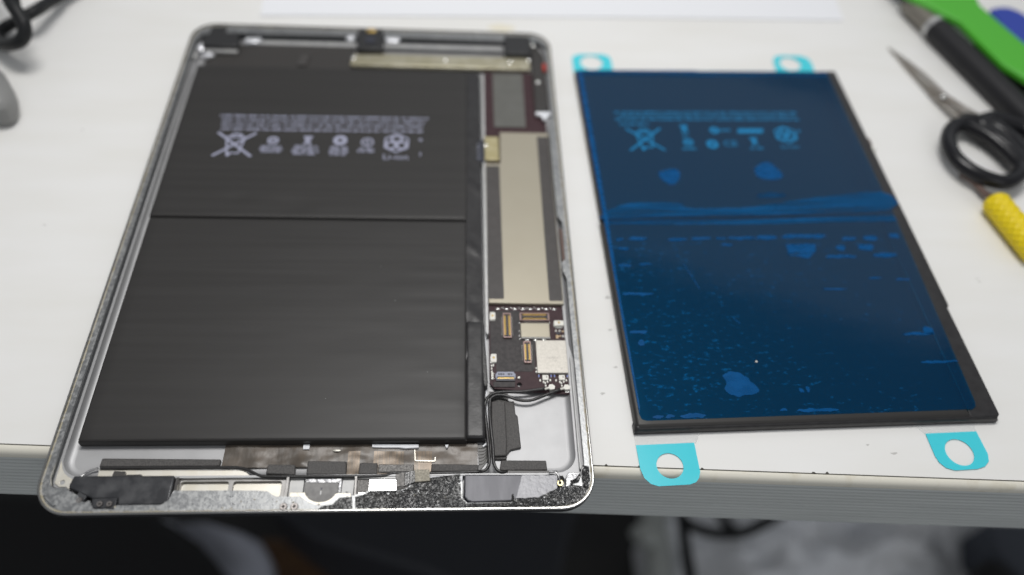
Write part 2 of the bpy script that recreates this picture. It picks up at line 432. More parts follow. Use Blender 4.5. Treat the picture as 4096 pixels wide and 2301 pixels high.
DM = [(249.17, 95.88, 0.00), (249.63, 94.45, 0.00), (97.71, 54.61, 0.00), (91.79, 43.86, 0.00), (97.39, 70.47, 0.00), (181.18, 23.88, 0.00), (189.52, 20.68, 0.00)] + [(107.36, 133.10, 0.00), (98.00, 85.36, 0.00), (234.42, 268.25, 0.00), (260.21, 262.97, 0.00), (-118.47, 118.12, 0.00), (-119.54, 171.83, 0.00), (104.01, 195.79, 0.00), (231.39, 53.55, 0.00)]
for i, (x, y, z) in enumerate(DM):
    a = random.random() * 6.28; w = .35 + .5 * random.random(); mb = MB()
    pts = [(x + w * (1 + .5 * math.cos(3 * t)) * math.cos(t + a) * 1.4, y + w * (1 + .4 * math.sin(2 * t)) * math.sin(t + a) * .7) for t in [k_ * .628 for k_ in range(10)]]
    mb.prism(pts, -.02, .012); part('stain', mb, 'desk_stain', desk)
for x, y, w in ((62.0, 252.5, 7),):
    mb = MB(); mb.prism(wob([(x + w * math.cos(t * .4), y + w * .45 * math.sin(t * .4)) for t in range(16)], 1.2, .3), -.02, .008); part('stain', mb, 'desk_tape_mark', desk, 'faint yellowish mark')
for i in range(6):
    x = (89, 101, 117, 121, 158, 163)[i] + random.random() * 2; y = edge_y(x) + .9; w = .3 + random.random() * .7; mb = MB()
    mb.prism([(x - w, y + .1), (x + w, y + .1), (x + w * .3, y + .5 + random.random() * .5), (x - w * .5, y + .7)], -.3, .014); part('stain', mb, 'edge_seam', desk)
# ================================================================== tablet
T = thing('tablet', 'opened silver tablet without its screen, showing battery and circuit board', 'tablet', (0, 120, 0))
OUT = rrect(-84.75, 0, 84.75, 240, 11.0, 10)
mb = MB()
rs = []
for d, z in ((9, 0), (5.5, .12), (3.2, .6), (1.6, 1.5), (.6, 2.8), (.12, 4.4), (0, 6.4)):
    rs.append(z3(inset(OUT, d), z))
mb.rings(rs, None, cap0=True)
part('housing', mb, 'body_grey', T, 'grey metal outer shell', angle=60)
mb = MB()
mb.rings([z3(OUT, 6.3), z3(inset(OUT, .34), 6.86), z3(inset(OUT, .40), 6.92), z3(inset(OUT, .56), 6.92), z3(inset(OUT, .62), 6.85), z3(inset(OUT, .85), 6.0)])
part('rim', mb, 'rim_polish', T, 'polished bevelled rim', angle=25)

# glue ledge with its inner cut-out
LEDGE_IN = [(-81.9, 60), (-81.9, 12), (-80.9, 9.4), (-79.7, 8.7), (-76.4, 8.6), (-75.2, 7.8), (-72.2, 6.2), (-71, 4.6), (-69.4, 4.0), (-68.2, 4.6),
            (-67.4, 3.2), (-66.4, 1.9), (-60.6, 1.8), (-60, 3.0), (-47, 3.0), (-45.2, 4.6), (-44.4, 7.4), (-29, 7.3), (-20, 7.2), (-16.2, 6.9), (-15.0, 6.0), (-13.4, 5.2),
            (-10.2, 5.2), (-6.3, 5.2), (-3.3, 3.2), (-1.4, 2.6), (.5, 2.5), (3.6, 3.2), (5.2, 5.0), (9.2, 5.0), (10.8, 5.8), (12.8, 5.9), (14.6, 6.9),
            (24.3, 6.9), (26.4, 7.8), (27.4, 9.4), (43.0, 9.4), (43.0, 4.2), (44.6, 2.5), (58, 2.6), (66.8, 3.6), (75.0, 7.4), (79.6, 8.8), (80.6, 11), (82.0, 15),
            (82.0, 90), (80.9, 93), (80.6, 97), (82.2, 99), (82.2, 118), (80.6, 121), (80.4, 176), (82.2, 180), (82.2, 230), (79, 233.8), (12.5, 234.6), (-11, 234.6), (-54, 234.2), (-72, 233.6), (-80, 232), (-81.9, 226)]
mb = MB()
mb.prism(inset(OUT, .8), 5.2, 6.15, None, [LEDGE_IN], bottom=True)
part('glue_ledge', mb, 'glue_residue', T, 'ledge covered in torn glue residue', angle=30)
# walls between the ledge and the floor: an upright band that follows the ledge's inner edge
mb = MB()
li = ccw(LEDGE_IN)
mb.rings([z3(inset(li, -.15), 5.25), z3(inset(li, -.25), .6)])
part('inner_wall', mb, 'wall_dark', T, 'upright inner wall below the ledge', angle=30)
mb = MB(); mb.prism(inset(OUT, 2.2), .55, .8)
part('floor_plate', mb, 'alu_floor', T, 'bare metal bottom of the speaker bay')
# milled pocket: step plate with a filleted well
PK = rrect(-81.2, 13.4, 79.9, 232.6, 6.5, 8)
mb = MB()
so = [(-82.4, 232.6), (-82.4, 10.8), (-80.2, 9.7), (-77.6, 9.7), (-76.6, 9.0), (-76.4, 12.6), (43, 12.8), (75.2, 12.4), (76.4, 9.6), (82.3, 9.6), (82.3, 233.5)]
mb.prism(so, .8, 3.2, None, [PK])
rs = [z3(PK, 3.2), z3(inset(PK, .12), 2.6), z3(inset(PK, .45), 1.9), z3(inset(PK, 1.0), 1.35), z3(inset(PK, 1.8), 1.05), z3(inset(PK, 2.6), .98)]
mb.rings(rs)
ip = inset(PK, 2.6); o = len(mb.v); mb.add(z3(ip, .98), [tuple(range(len(ip)))])
part('well', mb, 'alu_floor', T, 'pale milled aluminium well with rounded corners', angle=40)
# corner boss, slot
mb = MB(); mb.prism([(-81.6, 18.8), (-81.5, 11.3), (-79.8, 10), (-77.7, 10), (-76.7, 9.2), (-76.5, 12.6), (-77.9, 13.3), (-79.6, 14.6), (-80.6, 16.2)], 3.0, 3.5, None, [[(-79.2 + .75 * math.cos(a * .5236), 11.5 + .75 * math.sin(a * .5236)) for a in range(12)]])
part('corner_bracket', mb, 'bracket_cream', T, bev=.12)
mb = MB(); mb.dome(-79.2, 11.5, 2.4, .7, .7, .5, 12)
part('rivet', mb, 'solder', T)
mb = MB()
slot = spline([(-82.0, 6.0), (-81.0, 5.4), (-79.4, 4.0), (-77.8, 2.9)], 5)
for i in range(len(slot) - 1):
    a, b = Vector(slot[i]), Vector(slot[i + 1]); n = Vector((-(b - a).y, (b - a).x)).normalized() * .42
    mb.prism([tuple(a + n), tuple(a - n), tuple(b - n), tuple(b + n)], 5.9, 6.19)
part('ledge_slot', mb, 'dark_hole', T, 'curved dark slot in the glue ledge')
mb = MB(); mb.tube([(x, y, 6.25) for x, y in slot[3:]], .42, 8)
part('glue_thread', mb, 'glue_residue', T)
# yellowed glue line along rim and stray crumbs
mb = MB()
mb.prism(inset(OUT, .60), 6.0, 6.2, None, [wob(dens(inset(OUT, 1.15), .8), .22, .9, 2)])
part('yellow_glue', mb, 'glue_yellow', T, 'thin line of yellowed glue along the rim')
for i in range(26):
    x = -70 + 120 * random.random(); mb = MB(); mb.dome(x, 1.5 + 5 * random.random() ** 2, 6.12, .2 + .35 * random.random(), .2 + .2 * random.random(), .15, 6)
    part('glue_crumb', mb, 'glue_yellow' if i % 3 else 'glue_residue', T)

# ---- screws (shared mesh)
def screw_mesh(r, cross):
    b = MB(); cr = cross
    c = [(r * math.cos(a * math.pi / 10), r * math.sin(a * math.pi / 10)) for a in range(20)]
    w = cr * .3
    x = [(w, cr), (-w, cr), (-w, w), (-cr, w), (-cr, -w), (-w, -w), (-w, -cr), (w, -cr), (w, -w), (cr, -w), (cr, w), (w, w)]
    b.prism(c, -.2, .3, 'screw_steel', [x], bottom=False)
    b.prism(x, -.25, -.05, 'dark_hole')
    b.rings([z3([(q[0] * 1.22, q[1] * 1.22) for q in c], .02), z3([(q[0] * 1.22, q[1] * 1.22) for q in c], -.1)], 'dark_hole', cap0=True)
    return b.mesh('screw', None)
SCREW = screw_mesh(1.02, .62)
SCREW_S = screw_mesh(.78, .46)
for x, y in ((-10.9, 1.95), (-7.65, 1.95)): put('screw', SCREW, T, (x, y, 6.22))

# ---- battery inside the tablet
def dent(seed, amp, sx=.02, sy=.06):
    return lambda x, y: amp * noise.fractal(Vector((x * sx, y * sy, seed)), 1.0, 2.0, 3)
mb = MB(); mb.box(-76, 25.5, 1.0, 49.5, 210, 1.6)
bat = part('battery', mb, 'battery_wrap', T, 'black two-cell battery glued inside the tablet')
def wrinkle(x, y):
    w = 0.0
    if x > 12:
        for yy, xx in ((93, 18), (87, 14), (84, 16), (77.5, 15), (101, 24), (63, 20), (50, 22), (38, 26)):
            w += .09 * math.exp(-((y - yy) / 1.1) ** 2) * min(1, max(0, (x - xx) / 10))
    return w + .10 * noise.fractal(Vector((x * .02, y * .07, 5)), 1, 2, 3)
mb = MB(); mb.pillow(-78.0, 24.4, 44.4, 118.7, 1.4, 5.0, .9, .9, 34, 60, wrinkle)
cell = part('cell', mb, 'battery_black', bat, 'near cell of the tablet battery', angle=60)
def dents2(x, y):
    d = 0
    for cx, cy, r, a in ((-46, 129, 5, -.35), (-25, 127.5, 7, -.3), (-22, 124.5, 4, -.3)):
        d += a * math.exp(-(((x - cx) / r) ** 2 + ((y - cy) / (r * .45)) ** 2))
    return d + .10 * noise.fractal(Vector((x * .02, y * .05, 9)), 1, 2, 3)
mb = MB(); mb.pillow(-78.3, 119.3, 44.6, 211.3, 1.4, 5.0, .9, .9, 40, 50, dents2)
cell2 = part('cell', mb, 'battery_black', bat, 'far cell of the tablet battery, printed with white text', angle=60)
# crinkled tape strip down the right-hand side of the battery
def crink(x, y):
    u = (x - 44) / 7.0
    z = 4.55 - .5 * u * u + .18 * noise.fractal(Vector((x * .25, y * .09, 3)), 1, 2, 3)
    for yy, w in ((167.5, 3.0), (107, 2.4), (76, 3.2), (58, 2.2), (140, 3.0)):
        z += .55 * math.exp(-((y - yy + (x - 44) * .8) / w) ** 2) * (1 - abs(u - .5))
    return z
mb = MB(); mb.grid([44.2 + i * .7 for i in range(10)], [42 + i * 1.2 for i in range(142)], crink, None, 1.4)
part('wrap_strip', mb, 'battery_wrap', bat, 'crinkled black tape strip along the battery side', angle=60)
mb = MB(); mb.pillow(43.9, 24.9, 50.6, 71.2, 1.3, 4.9, 1.2, 1.2, 6, 16, lambda x, y: .15 * noise.noise(Vector((x * .3, y * .2, 0))))
part('wrap_flap', mb, 'battery_wrap', bat, 'smooth folded end of the tape strip', angle=60)
# print on the far cell
def words(x0, x1, y, h, slope, z, seed, dash=False):
    rnd = random.Random(seed); b = MB(); x = x0
    while x < x1:
        n = rnd.randint(3, 9)
        for i in range(n):
            w = h * rnd.choice((.40, .46, .52)); yy = y + slope * (x - x0)
            if x + w > x1: break
            t = h * .22; k = rnd.randint(0, 4)
            for bx in ((x, yy, x + t, yy + h), (x + w - t, yy, x + w, yy + h * rnd.choice((.66, 1)))) if k else ((x + w * .4, yy, x + w * .4 + t, yy + h),):
                b.box(bx[0], bx[1], z, bx[2], bx[3], z + .02)
            if k in (1, 2): b.box(x + t, yy, z, x + w - t, yy + t, z + .02)
            if k in (1, 3): b.box(x + t, yy + h * .82, z, x + w - t, yy + h, z + .02)
            if k in (2, 3, 4): b.box(x + t, yy + h * .42, z, x + w - t, yy + h * .42 + t, z + .02)
            x += w + h * .13
        x += h * .55
    return b
def ringmb(b, cx, cy, z, r0, r1, n=24, sy=1.0, a0=0, a1=360):
    k = max(3, int(n * (a1 - a0) / 360)); rs = []
    for i in range(k + 1):
        a = R(a0 + (a1 - a0) * i / k); c, d = math.cos(a), math.sin(a)
        rs.append([(cx + r0 * c, cy + r0 * d * sy, z), (cx + r1 * c, cy + r1 * d * sy, z)])
    b.rings(rs, None, closed=False)
def bar(b, x0, y0, x1, y1, w, z):
    a, c = Vector((x0, y0)), Vector((x1, y1)); n = Vector((-(c - a).y, (c - a).x)).normalized() * w * .5
    b.prism([tuple(a + n), tuple(a - n), tuple(c - n), tuple(c + n)], z, z + .02)
def bin_symbol(cx, cy, w, h, z, t):
    b = MB()
    bar(b, cx - w / 2, cy + h / 2, cx + w / 2, cy - h / 2, t, z); bar(b, cx - w / 2, cy - h / 2, cx + w / 2, cy + h / 2, t, z + .021)
    bar(b, cx - w * .24, cy + h * .28, cx - w * .15, cy - h * .36, t * .7, z + .042); bar(b, cx + w * .24, cy + h * .28, cx + w * .15, cy - h * .36, t * .7, z + .042)
    bar(b, cx - w * .27, cy + h * .3, cx + w * .27, cy + h * .3, t * .8, z + .063); bar(b, cx - w * .16, cy - h * .37, cx + w * .16, cy - h * .37, t * .7, z + .063)
    ringmb(b, cx, cy + h * .33, z + .085, w * .1, w * .17, 16, .8, 0, 180)
    bar(b, cx - w * .13, cy + h * .42, cx + w * .16, cy + h * .42, t * .6, z + .063)
    ringmb(b, cx - w * .11, cy - h * .44, z + .085, 0.02, w * .06, 10)
    return b
def recycle_symbol(cx, cy, r, z, t):
    b = MB()
    for i in range(3):
        a = R(90 + 120 * i); c = (cx + r * .48 * math.cos(a), cy + r * .48 * math.sin(a))
        ringmb(b, c[0], c[1], z + .021 * i, r * .42 - t, r * .42 + t * .4, 14)
    for i in range(6):
        a, e = R(60 * i + 30), R(60 * i + 90)
        bar(b, cx + r * math.cos(a), cy + r * math.sin(a), cx + r * math.cos(e), cy + r * math.sin(e), t, z + .065 + .021 * (i % 2))
    return b
ZP = 5.16
for q, (a, y, b, sl, sd) in enumerate(((-61.55, 176.32, 27.42, 0.0104, 10), (-60.33, 173.52, 26.05, 0.0126, 11), (-60.06, 170.72, 25.89, 0.0128, 12), (-59.81, 168.08, 25.99, 0.0098, 13))):
    part('printed_line', words(a, b, y, 1.3, sl, ZP, sd), 'print_ink', bat, smooth=False)
part('printed_symbol', bin_symbol(-52.7, 159.4, 15.8, 14.2, ZP, 1.15), 'print_ink', bat, 'crossed-out bin symbol', smooth=False)
def stamp(cx, cy, r, w, rows, seed, base, kind):
    b = MB()
    if kind == 'ring': ringmb(b, cx, cy, ZP, r * .35, r, 20); 
    elif kind == 'thin': ringmb(b, cx, cy, ZP, r * .72, r, 20); bar(b, cx, cy - r * .7, cx, cy + r * .6, .5, ZP + .03); bar(b, cx - r * .4, cy, cx + r * .4, cy, .5, ZP + .055)
    elif kind == 'dot': ringmb(b, cx, cy, ZP, r * .55, r, 20); ringmb(b, cx, cy, ZP, .05, r * .3, 12)
    else:
        bar(b, cx - r * .75, cy + r * .9, cx + r * .75, cy + r * .9, .9, ZP); bar(b, cx - r * .55, cy - r, cx + r * .5, cy + r * .6, 1.1, ZP + .03); bar(b, cx + r * .55, cy - r, cx - r * .5, cy + r * .6, 1.1, ZP + .055); ringmb(b, cx, cy + r * .2, ZP + .08, .05, r * .42, 12)
    for i in range(rows):
        y = base + (rows - 1 - i) * 1.45; ww = w * (.78 + .22 * i / max(1, rows - 1)) if i < rows - 1 or rows < 3 else w * .8
        t = words(cx - ww / 2, cx + ww / 2, y, 1.2, -.01, ZP, seed + i); b.add(t.v, t.f)
    return b
for a in ((-37.2, 162.2, 2.4, 11.0, 3, 40, 155.0, 'dot'), (-22.8, 162.6, 2.5, 13.0, 4, 50, 154.0, 'cross'), (-9.3, 163.1, 3.0, 9.0, 4, 60, 154.0, 'ring'), (2.2, 162.3, 2.7, 7.8, 2, 70, 156.2, 'thin')):
    part('printed_symbol', stamp(*a), 'print_ink', bat, smooth=False)
part('printed_symbol', recycle_symbol(14.5, 162.0, 5.5, ZP, .8), 'print_ink', bat, 'recycling arrows symbol', smooth=False)
part('printed_word', text_mb('Li-ion', 4.8, 14.6, 153.6, ZP, .01, 1.0), 'print_ink', bat, 'the word Li-ion', smooth=False)
b = MB(); ringmb(b, 24.6, 164.3, ZP, .25, .8, 12); b.box(24.5, 154.6, ZP, 25.0, 156.6, ZP + .02)
part('printed_symbol', b, 'print_ink', bat, 'two tiny marks beside the recycling symbol', smooth=False)

for i, (x, y) in enumerate(((12.1, 95.4), (18.4, 79.6), (31.0, 49.6), (-2.4, 39.4))):
    mb = MB(); mb.dome(x, y, 5.05, .12 + .06 * (i % 3), .11, .1, 7); part('dust_speck', mb, 'pale_plastic', bat)
# ---- logic board
mb = MB()
mb.prism([(52.4, 214), (52.4, 46.5), (54, 44.4), (80.3, 42.2), (80.6, 46), (80.9, 80), (80.9, 180), (79, 214)], 1.9, 2.6, None, [[(62.6 + .85 * math.cos(a * .5236), 46.1 + .85 * math.sin(a * .5236)) for a in range(12)]])
LB = part('logic_board', mb, 'board_maroon', T, 'maroon circuit board', bev=.08)
mb = MB(); mb.prism([(52.9, 77), (64, 77), (64, 64.4), (69.0, 63.9), (68.4, 52.6), (67.2, 51.2), (54.8, 51.2), (54.8, 58), (52.9, 58)], 2.6, 2.68)
part('board_tape', mb, 'board_tape', LB, 'dark tape over the middle of the board')
mb = MB(); mb.box(53.6, 44.9, 2.6, 61.1, 47.0, 2.95)
part('foam_block', mb, 'board_tape', LB, bev=.1)
# long shield can with tape bands
mb = MB(); mb.prism([(52.5, 79.5), (80.4, 79.1), (80.3, 171.4), (58.8, 171.4), (58.5, 152), (52.2, 152)], 2.6, 4.2)
can = part('shield_can', mb, 'shield_metal', LB, 'long pale metal shield can', bev=.3, seg=3)
mb = MB(); mb.prism(rrect(52.45, 81.3, 58.2, 150.4, .5, 3), 4.2, 4.27); part('shield_tape', mb, 'shield_tape', LB)
mb = MB(); mb.prism(rrect(75.0, 80.5, 80.0, 168.8, .5, 3), 4.2, 4.27); part('shield_tape', mb, 'shield_tape', LB)
mb = MB(); mb.prism(rrect(52.0, 153.6, 58.2, 168.0, .3, 3), 2.8, 4.6); part('brass_cover', mb, 'brass', LB, bev=.35)
mb = MB(); mb.dome(52.6, 162.6, 4.55, .8, .8, .3); part('rivet', mb, 'solder', LB)
for i, yy in enumerate((162.4, 160.2, 157.2, 154.6)):
    mb = MB(); mb.dome(49.3, yy, 4.4, .7, .7, .6); part('solder_blob', mb, 'connector_grey', bat)
mb = MB(); mb.prism(rrect(49.6, 152.6, 52.0, 166.0, .3, 3), 2.6, 4.5); part('battery_plug', mb, 'connector_black', bat, bev=.15)
mb = MB(); mb.prism(rrect(56.6, 176.0, 70.6, 213, .3, 3), 2.6, 3.0); part('grey_plate', mb, 'grey_plate', LB, 'flat grey pad at the far end of the board')
# solder tongues under the can's near edge
def shape(fn, name, m):
    b = MB(); fn(b); return b.mesh(name, m)
SLUG = shape(lambda b: b.dome(0, 0, 0, 1.0, .42, .4, 12), 'solder_pad', 'solder')
SLUG_S = shape(lambda b: b.dome(0, 0, 0, .42, .35, .35, 10), 'solder_pad', 'solder')
for i, x in enumerate((55.9, 59.1, 62.1, 65.2, 67.9, 70.9, 73.8, 76.8)): put('solder_pad', SLUG, LB, (x, 77.75, 2.62))
for x in (57.6, 60.7, 63.7, 66.7, 69.6, 72.5, 75.4): put('solder_pad', SLUG_S, LB, (x, 78.3, 2.62))
for x in (66.1, 69.1, 72.2): put('solder_pad', SLUG, LB, (x, 64.2, 2.62))
# board-to-board connectors
def connector(L, W, n, side_pads):
    b = MB(); h = .95
    b.prism(rrect(-W / 2, -L / 2, W / 2, L / 2, .15, 2), 0, h, 'connector_pink', [rrect(-W / 2 + .28, -L / 2 + .4, W / 2 - .28, L / 2 - .4, .1, 2)])
    b.box(-W / 2 + .28, -L / 2 + .4, 0, W / 2 - .28, L / 2 - .4, .3, 'connector_black')
    b.prism(rrect(-W * .13, -L / 2 + .75, W * .13, L / 2 - .75, .15, 2), .3, .92, 'connector_black')
    p = (L - 2.2) / n
    for i in range(n):
        y = -L / 2 + 1.1 + p * (i + .5)
        for s in (-1, 1):
            b.prism([(s * (W / 2 - .12), y - p * .3), (s * (W / 2 - .12), y + p * .3), (s * W * .17, y + p * .3), (s * W * .17, y - p * .3)], .3, .78, 'gold')
            b.box(s * W * .30 - .1, y - p * .33, .78, s * W * .30 + .1, y + p * .33, 1.04, 'gold')
            if s in side_pads: b.dome(s * (W / 2 + .42), y, 0, .34, p * .36, .38, 6, 'solder')
    return b
def rotmb(b, a):
    c, d = math.cos(a), math.sin(a); b.v = [(x * c - y * d, x * d + y * c, z) for x, y, z in b.v]; return b
put('connector', connector(10.6, 2.9, 20, (-1, 1)).mesh('connector', None), LB, (59.05, 70.05, 2.68), 'upright connector on the dark tape')
put('connector', connector(8.8, 2.5, 16, (-1, 1)).mesh('connector', None), LB, (65.9, 58.7, 2.68), 'upright connector beside the square metal chip')
put('connector', rotmb(connector(10.7, 3.2, 21, (-1,)), R(90)).mesh('connector', None), LB, (69.2, 73.9, 2.62), 'sideways connector above the ribbed shield')
# ribbed shield
mb = MB(); mb.box(63.9, 64.6, 2.6, 74.4, 71.0, 3.5)
rib = part('ribbed_shield', mb, 'shield_metal', LB, bev=.15)
mb = MB()
for i in range(20): mb.box(64.15 + i * .515, 65.0, 3.5, 64.15 + i * .515 + .24, 70.8, 3.78)
part('ribbing', mb, 'shield_metal', LB, smooth=False, kind='stuff')
mb = MB(); mb.tube([(64.0, 64.7, 3.35), (74.5, 64.7, 3.35)], .32, 8); part('shield_lip', mb, 'solder', LB)
for x, y in ((63.6, 71.5), (74.5, 71.5), (63.4, 68.0), (63.5, 64.6), (63.4, 66.0)): put('solder_pad', SLUG_S, LB, (x, y, 2.7))
# square metal chip
mb = MB(); mb.prism(rrect(69.0, 50.0, 79.9, 63.5, .25, 3), 2.6, 3.8)
chip = part('metal_chip', mb, 'chip_can', LB, 'square champagne metal chip with tiny print', bev=.15)
part('chip_print', text_mb('339S0213', 1.0, 74.5, 56.2, 3.815, math.pi, 1.05), 'chip_print', LB, smooth=False)
part('chip_print', text_mb('011', .9, 75.4, 55.0, 3.815, math.pi), 'chip_print', LB, smooth=False)
mb = MB(); ringmb(mb, 77.6, 51.9, 3.815, .22, .32, 12); part('chip_mark', mb, 'chip_print', LB, smooth=False)
# small square standoffs
def standoff(w, h):
    b = MB(); b.prism(rrect(-w / 2, -h / 2, w / 2, h / 2, .3, 3), 0, .95, 'white_part'); b.dome(0, .15, .95, .42, .42, .3, 8, 'gold')
    b.box(-w / 2 - .15, -h / 2 - .2, 0, w / 2 - .2, h / 2 - .5, .35, 'solder'); return b.mesh('standoff', None)
so1 = standoff(1.95, 3.3)
put('standoff', so1, LB, (53.85, 74.1, 2.6)); put('standoff', so1, LB, (53.9, 56.2, 2.6)); put('standoff', standoff(3.5, 2.1), LB, (78.0, 71.1, 2.6))
# flip-latch connector
b = MB()
b.box(54.6, 47.4, 2.6, 61.1, 50.3, 3.1, 'connector_grey'); b.prism([(54.9, 48.6), (60.8, 48.6), (60.8, 50.5), (54.9, 50.5)], 3.1, 3.7, 'connector_grey')
b.box(54.6, 47.2, 2.6, 61.1, 47.9, 3.2, 'connector_black'); 
for i in range(14): b.box(55.2 + i * .4, 47.95, 3.1, 55.43 + i * .4, 48.75, 3.3, 'gold')
for x in (54.4, 60.9): b.box(x, 48.2, 2.6, x + .45, 50.0, 3.3, 'connector_grey')
zif = put('latch_connector', b.mesh('latch_connector', None, origin=(0, 120, 0)), LB, None, 'grey latch connector with a row of gold pins')
for s_, x in (('211.6', 56.3), ('3TC', 59.0)):
    pass
b = MB()
for i, (x0, w) in enumerate(((55.3, .5), (56.0, .7), (56.9, .5), (58.6, .9), (59.7, .5))): b.box(x0, 49.2, 3.705, x0 + w, 49.9, 3.72)
part('latch_mark', b, 'connector_black', LB, smooth=False)
# capacitors and other small parts
def cap(w, h, z, m, ends='solder'):
    b = MB(); b.box(-w / 2 + .18, -h / 2, 0, w / 2 - .18, h / 2, z, m)
    for s in (-1, 1): b.dome(s * (w / 2 - .12), 0, 0, .26, h * .55, z * 1.1, 8, ends)
    return b.mesh('capacitor', None)
def capv(w, h, z, m): return rotmbmesh(w, h, z, m)
def rotmbmesh(w, h, z, m):
    b = MB(); b.box(-h / 2, -w / 2 + .18, 0, h / 2, w / 2 - .18, z, m)
    for s in (-1, 1): b.dome(0, s * (w / 2 - .12), 0, h * .55, .26, z * 1.1, 8, 'solder')
    return b.mesh('capacitor', None)
cb = rotmbmesh(1.1, .5, .4, 'blue_part'); cw = rotmbmesh(1.0, .5, .4, 'white_part'); cbr = rotmbmesh(1.7, .85, .7, 'brown_part'); ch = cap(1.1, .5, .4, 'brown_part'); cl = cap(1.0, .8, .5, 'white_part')
for x, y in ((69.5, 49.3), (73.8, 49.3), (75.0, 49.3), (79.5, 49.2)): put('capacitor', cb, LB, (x, y, 2.6))
for x, y in ((69.9, 47.5), (73.4, 47.6), (75.4, 47.5), (79.0, 47.5), (71.6, 46.5), (71.7, 45.4), (77.2, 46.5), (77.3, 45.4), (71.0, 46.9), (76.7, 46.9), (72.4, 47.0), (78.1, 47.0)): put('capacitor', cw, LB, (x, y, 2.6))
for x, y in ((53.1, 53.4), (53.75, 53.6), (53.1, 52.2), (53.15, 51.0)): put('capacitor', cw, LB, (x, y, 2.6))
for x, y in ((53.35, 50.2), (53.35, 49.3), (53.3, 48.3)): put('capacitor', cl, LB, (x, y, 2.6))
for x, y in ((68.8, 52.4), (68.75, 51.0)): put('capacitor', cw, LB, (x, y, 2.6))
for x, y in ((76.8, 68.1), (78.1, 68.1), (79.15, 65.8), (79.95, 65.8)): put('capacitor', cw, LB, (x, y, 2.6))
put('capacitor', cbr, LB, (77.0, 65.4, 2.6)); put('capacitor', ch, LB, (78.0, 65.8, 2.6)); put('capacitor', ch, LB, (79.3, 67.9, 2.6))
put('capacitor', cl, LB, (62.5, 48.6, 2.6)); 
mb = MB(); mb.box(76.9, 66.7, 2.6, 78.1, 67.4, 3.0); part('dark_chip', mb, 'connector_black', LB)
mb = MB(); mb.tube([(76.6, 69.5, 2.8), (79.2, 69.5, 2.8)], .28, 8); part('solder_bar', mb, 'solder', LB)
SWM = shape(lambda b: (b.prism(rrect(-1.05, -.95, 1.05, .95, .2, 2), 0, .7, 'white_part'), b.box(.2, -.1, .7, .65, .5, .72, 'chip_print')), 'switch_chip', None)
for x in (71.75, 77.5): put('switch_chip', SWM, LB, (x, 48.5, 2.6))
# coaxial plugs
def plug(b):
    b.prism([(1.0, -.9), (1.3, .2), (.5, 1.0), (-.6, .9), (-.95, .2), (-1.0, -.5), (-.5, -1.0)], 0, 1.0, 'white_part')
    b.tube([(-.7, -.2, .55), (-2.3, -.65, .5)], .42, 8, 'white_part'); b.cyl(.15, -.2, -.5, 0, .8, 12, 'solder')
    b.box(-.5, -1.5, -.4, .9, -1.0, -.1, 'solder')
PLUG = shape(plug, 'coax_plug', None)
put('coax_plug', PLUG, LB, (73.45, 44.3, 3.2)); put('coax_plug', PLUG, LB, (78.7, 44.2, 3.2))

# ---- board's side rail and clip, right gutter
mb = MB(); mb.prism([(51.2, 211), (51.2, 67), (51.6, 66), (52.3, 66), (52.4, 152), (52.4, 211)], 1.0, 3.9); part('board_rail', mb, 'alu', T, 'thin bright metal rail beside the board', bev=.1)
mb = MB(); mb.prism([(48.9, 71.2), (50.6, 71.2), (51.6, 46), (51.5, 44.2), (50.4, 44.2), (50.0, 46)], 1.0, 4.7); part('rubber_clip', mb, 'cable_black', T, bev=.3)
mb = MB(); mb.prism([(51.0, 70), (51.35, 70), (51.5, 24.3), (49.9, 23.0), (49.6, 23.4), (50.9, 24.6)], 1.0, 2.2); part('floor_rib', mb, 'paper_white', T)
mb = MB(); mb.prism([(80.7, 176), (80.9, 62), (82.1, 56), (82.1, 176)], 1.0, 3.4); part('side_gutter', mb, 'gutter_grey', T, bev=.2)
mb = MB(); mb.prism([(80.7, 56), (81.2, 57.5), (81.2, 14), (80.6, 14)], 3.0, 4.6); part('side_rib', mb, 'alu', T, bev=.15)
mb = MB(); mb.prism([(80.85, 115.0), (82.25, 114.2), (82.3, 99.5), (81.8, 97.4), (81.2, 98)], 3.2, 5.6); part('switch_plate', mb, 'rust_steel', T, bev=.15)
mb = MB(); mb.dome(81.9, 97.6, 5.5, .35, .35, .4); part('pin', mb, 'gold', T)

# ---- far edge: antenna rail, camera, strips
mb = MB(); mb.rings([[(-60, 232.6, 3.0), (-60, 231.4, 4.2), (-60, 230.2, 4.3), (-60, 229.4, 3.4)], [(62, 232.6, 3.0), (62, 231.4, 4.2), (62, 230.2, 4.3), (62, 229.4, 3.4)]], None, closed=False)
part('far_rail', mb, 'alu', T, 'shiny rail along the far inner edge', angle=50)
mb = MB(); mb.box(-76, 211.5, 1.0, -9, 229.2, 3.2); part('flex_cover', mb, 'dark_plastic', T, 'dark brown cover along the far end')
mb = MB(); mb.prism([(-34, 214), (-30, 214), (-29, 222), (-33, 222)], 3.2, 3.9); part('flex_fold', mb, 'ribbon', T)
mb = MB(); mb.prism([(-10, 214.8), (74.5, 214.8), (74.5, 223.2), (4, 223.4), (-9.0, 222.8)], 2.6, 4.4); part('gold_bracket', mb, 'gold_strip', T, 'long gold-coloured metal strip with rivets', bev=.5, seg=3)
RV = shape(lambda b: b.dome(0, 0, 0, 1.0, 1.0, .5, 12), 'rivet', 'solder')
for x, y in ((-8.7, 219.8), (34.3, 219.9), (64.9, 219.8), (74.0, 221.6)): put('rivet', RV, T, (x, y, 4.35))
mb = MB(); mb.prism([(-7.2, 223.8), (4.9, 223.8), (4.6, 239.0), (-8.2, 239.0)], 2.0, 6.5)
camm = part('camera_module', mb, 'camera_black', T, 'black camera module at the middle of the far edge', bev=.5)
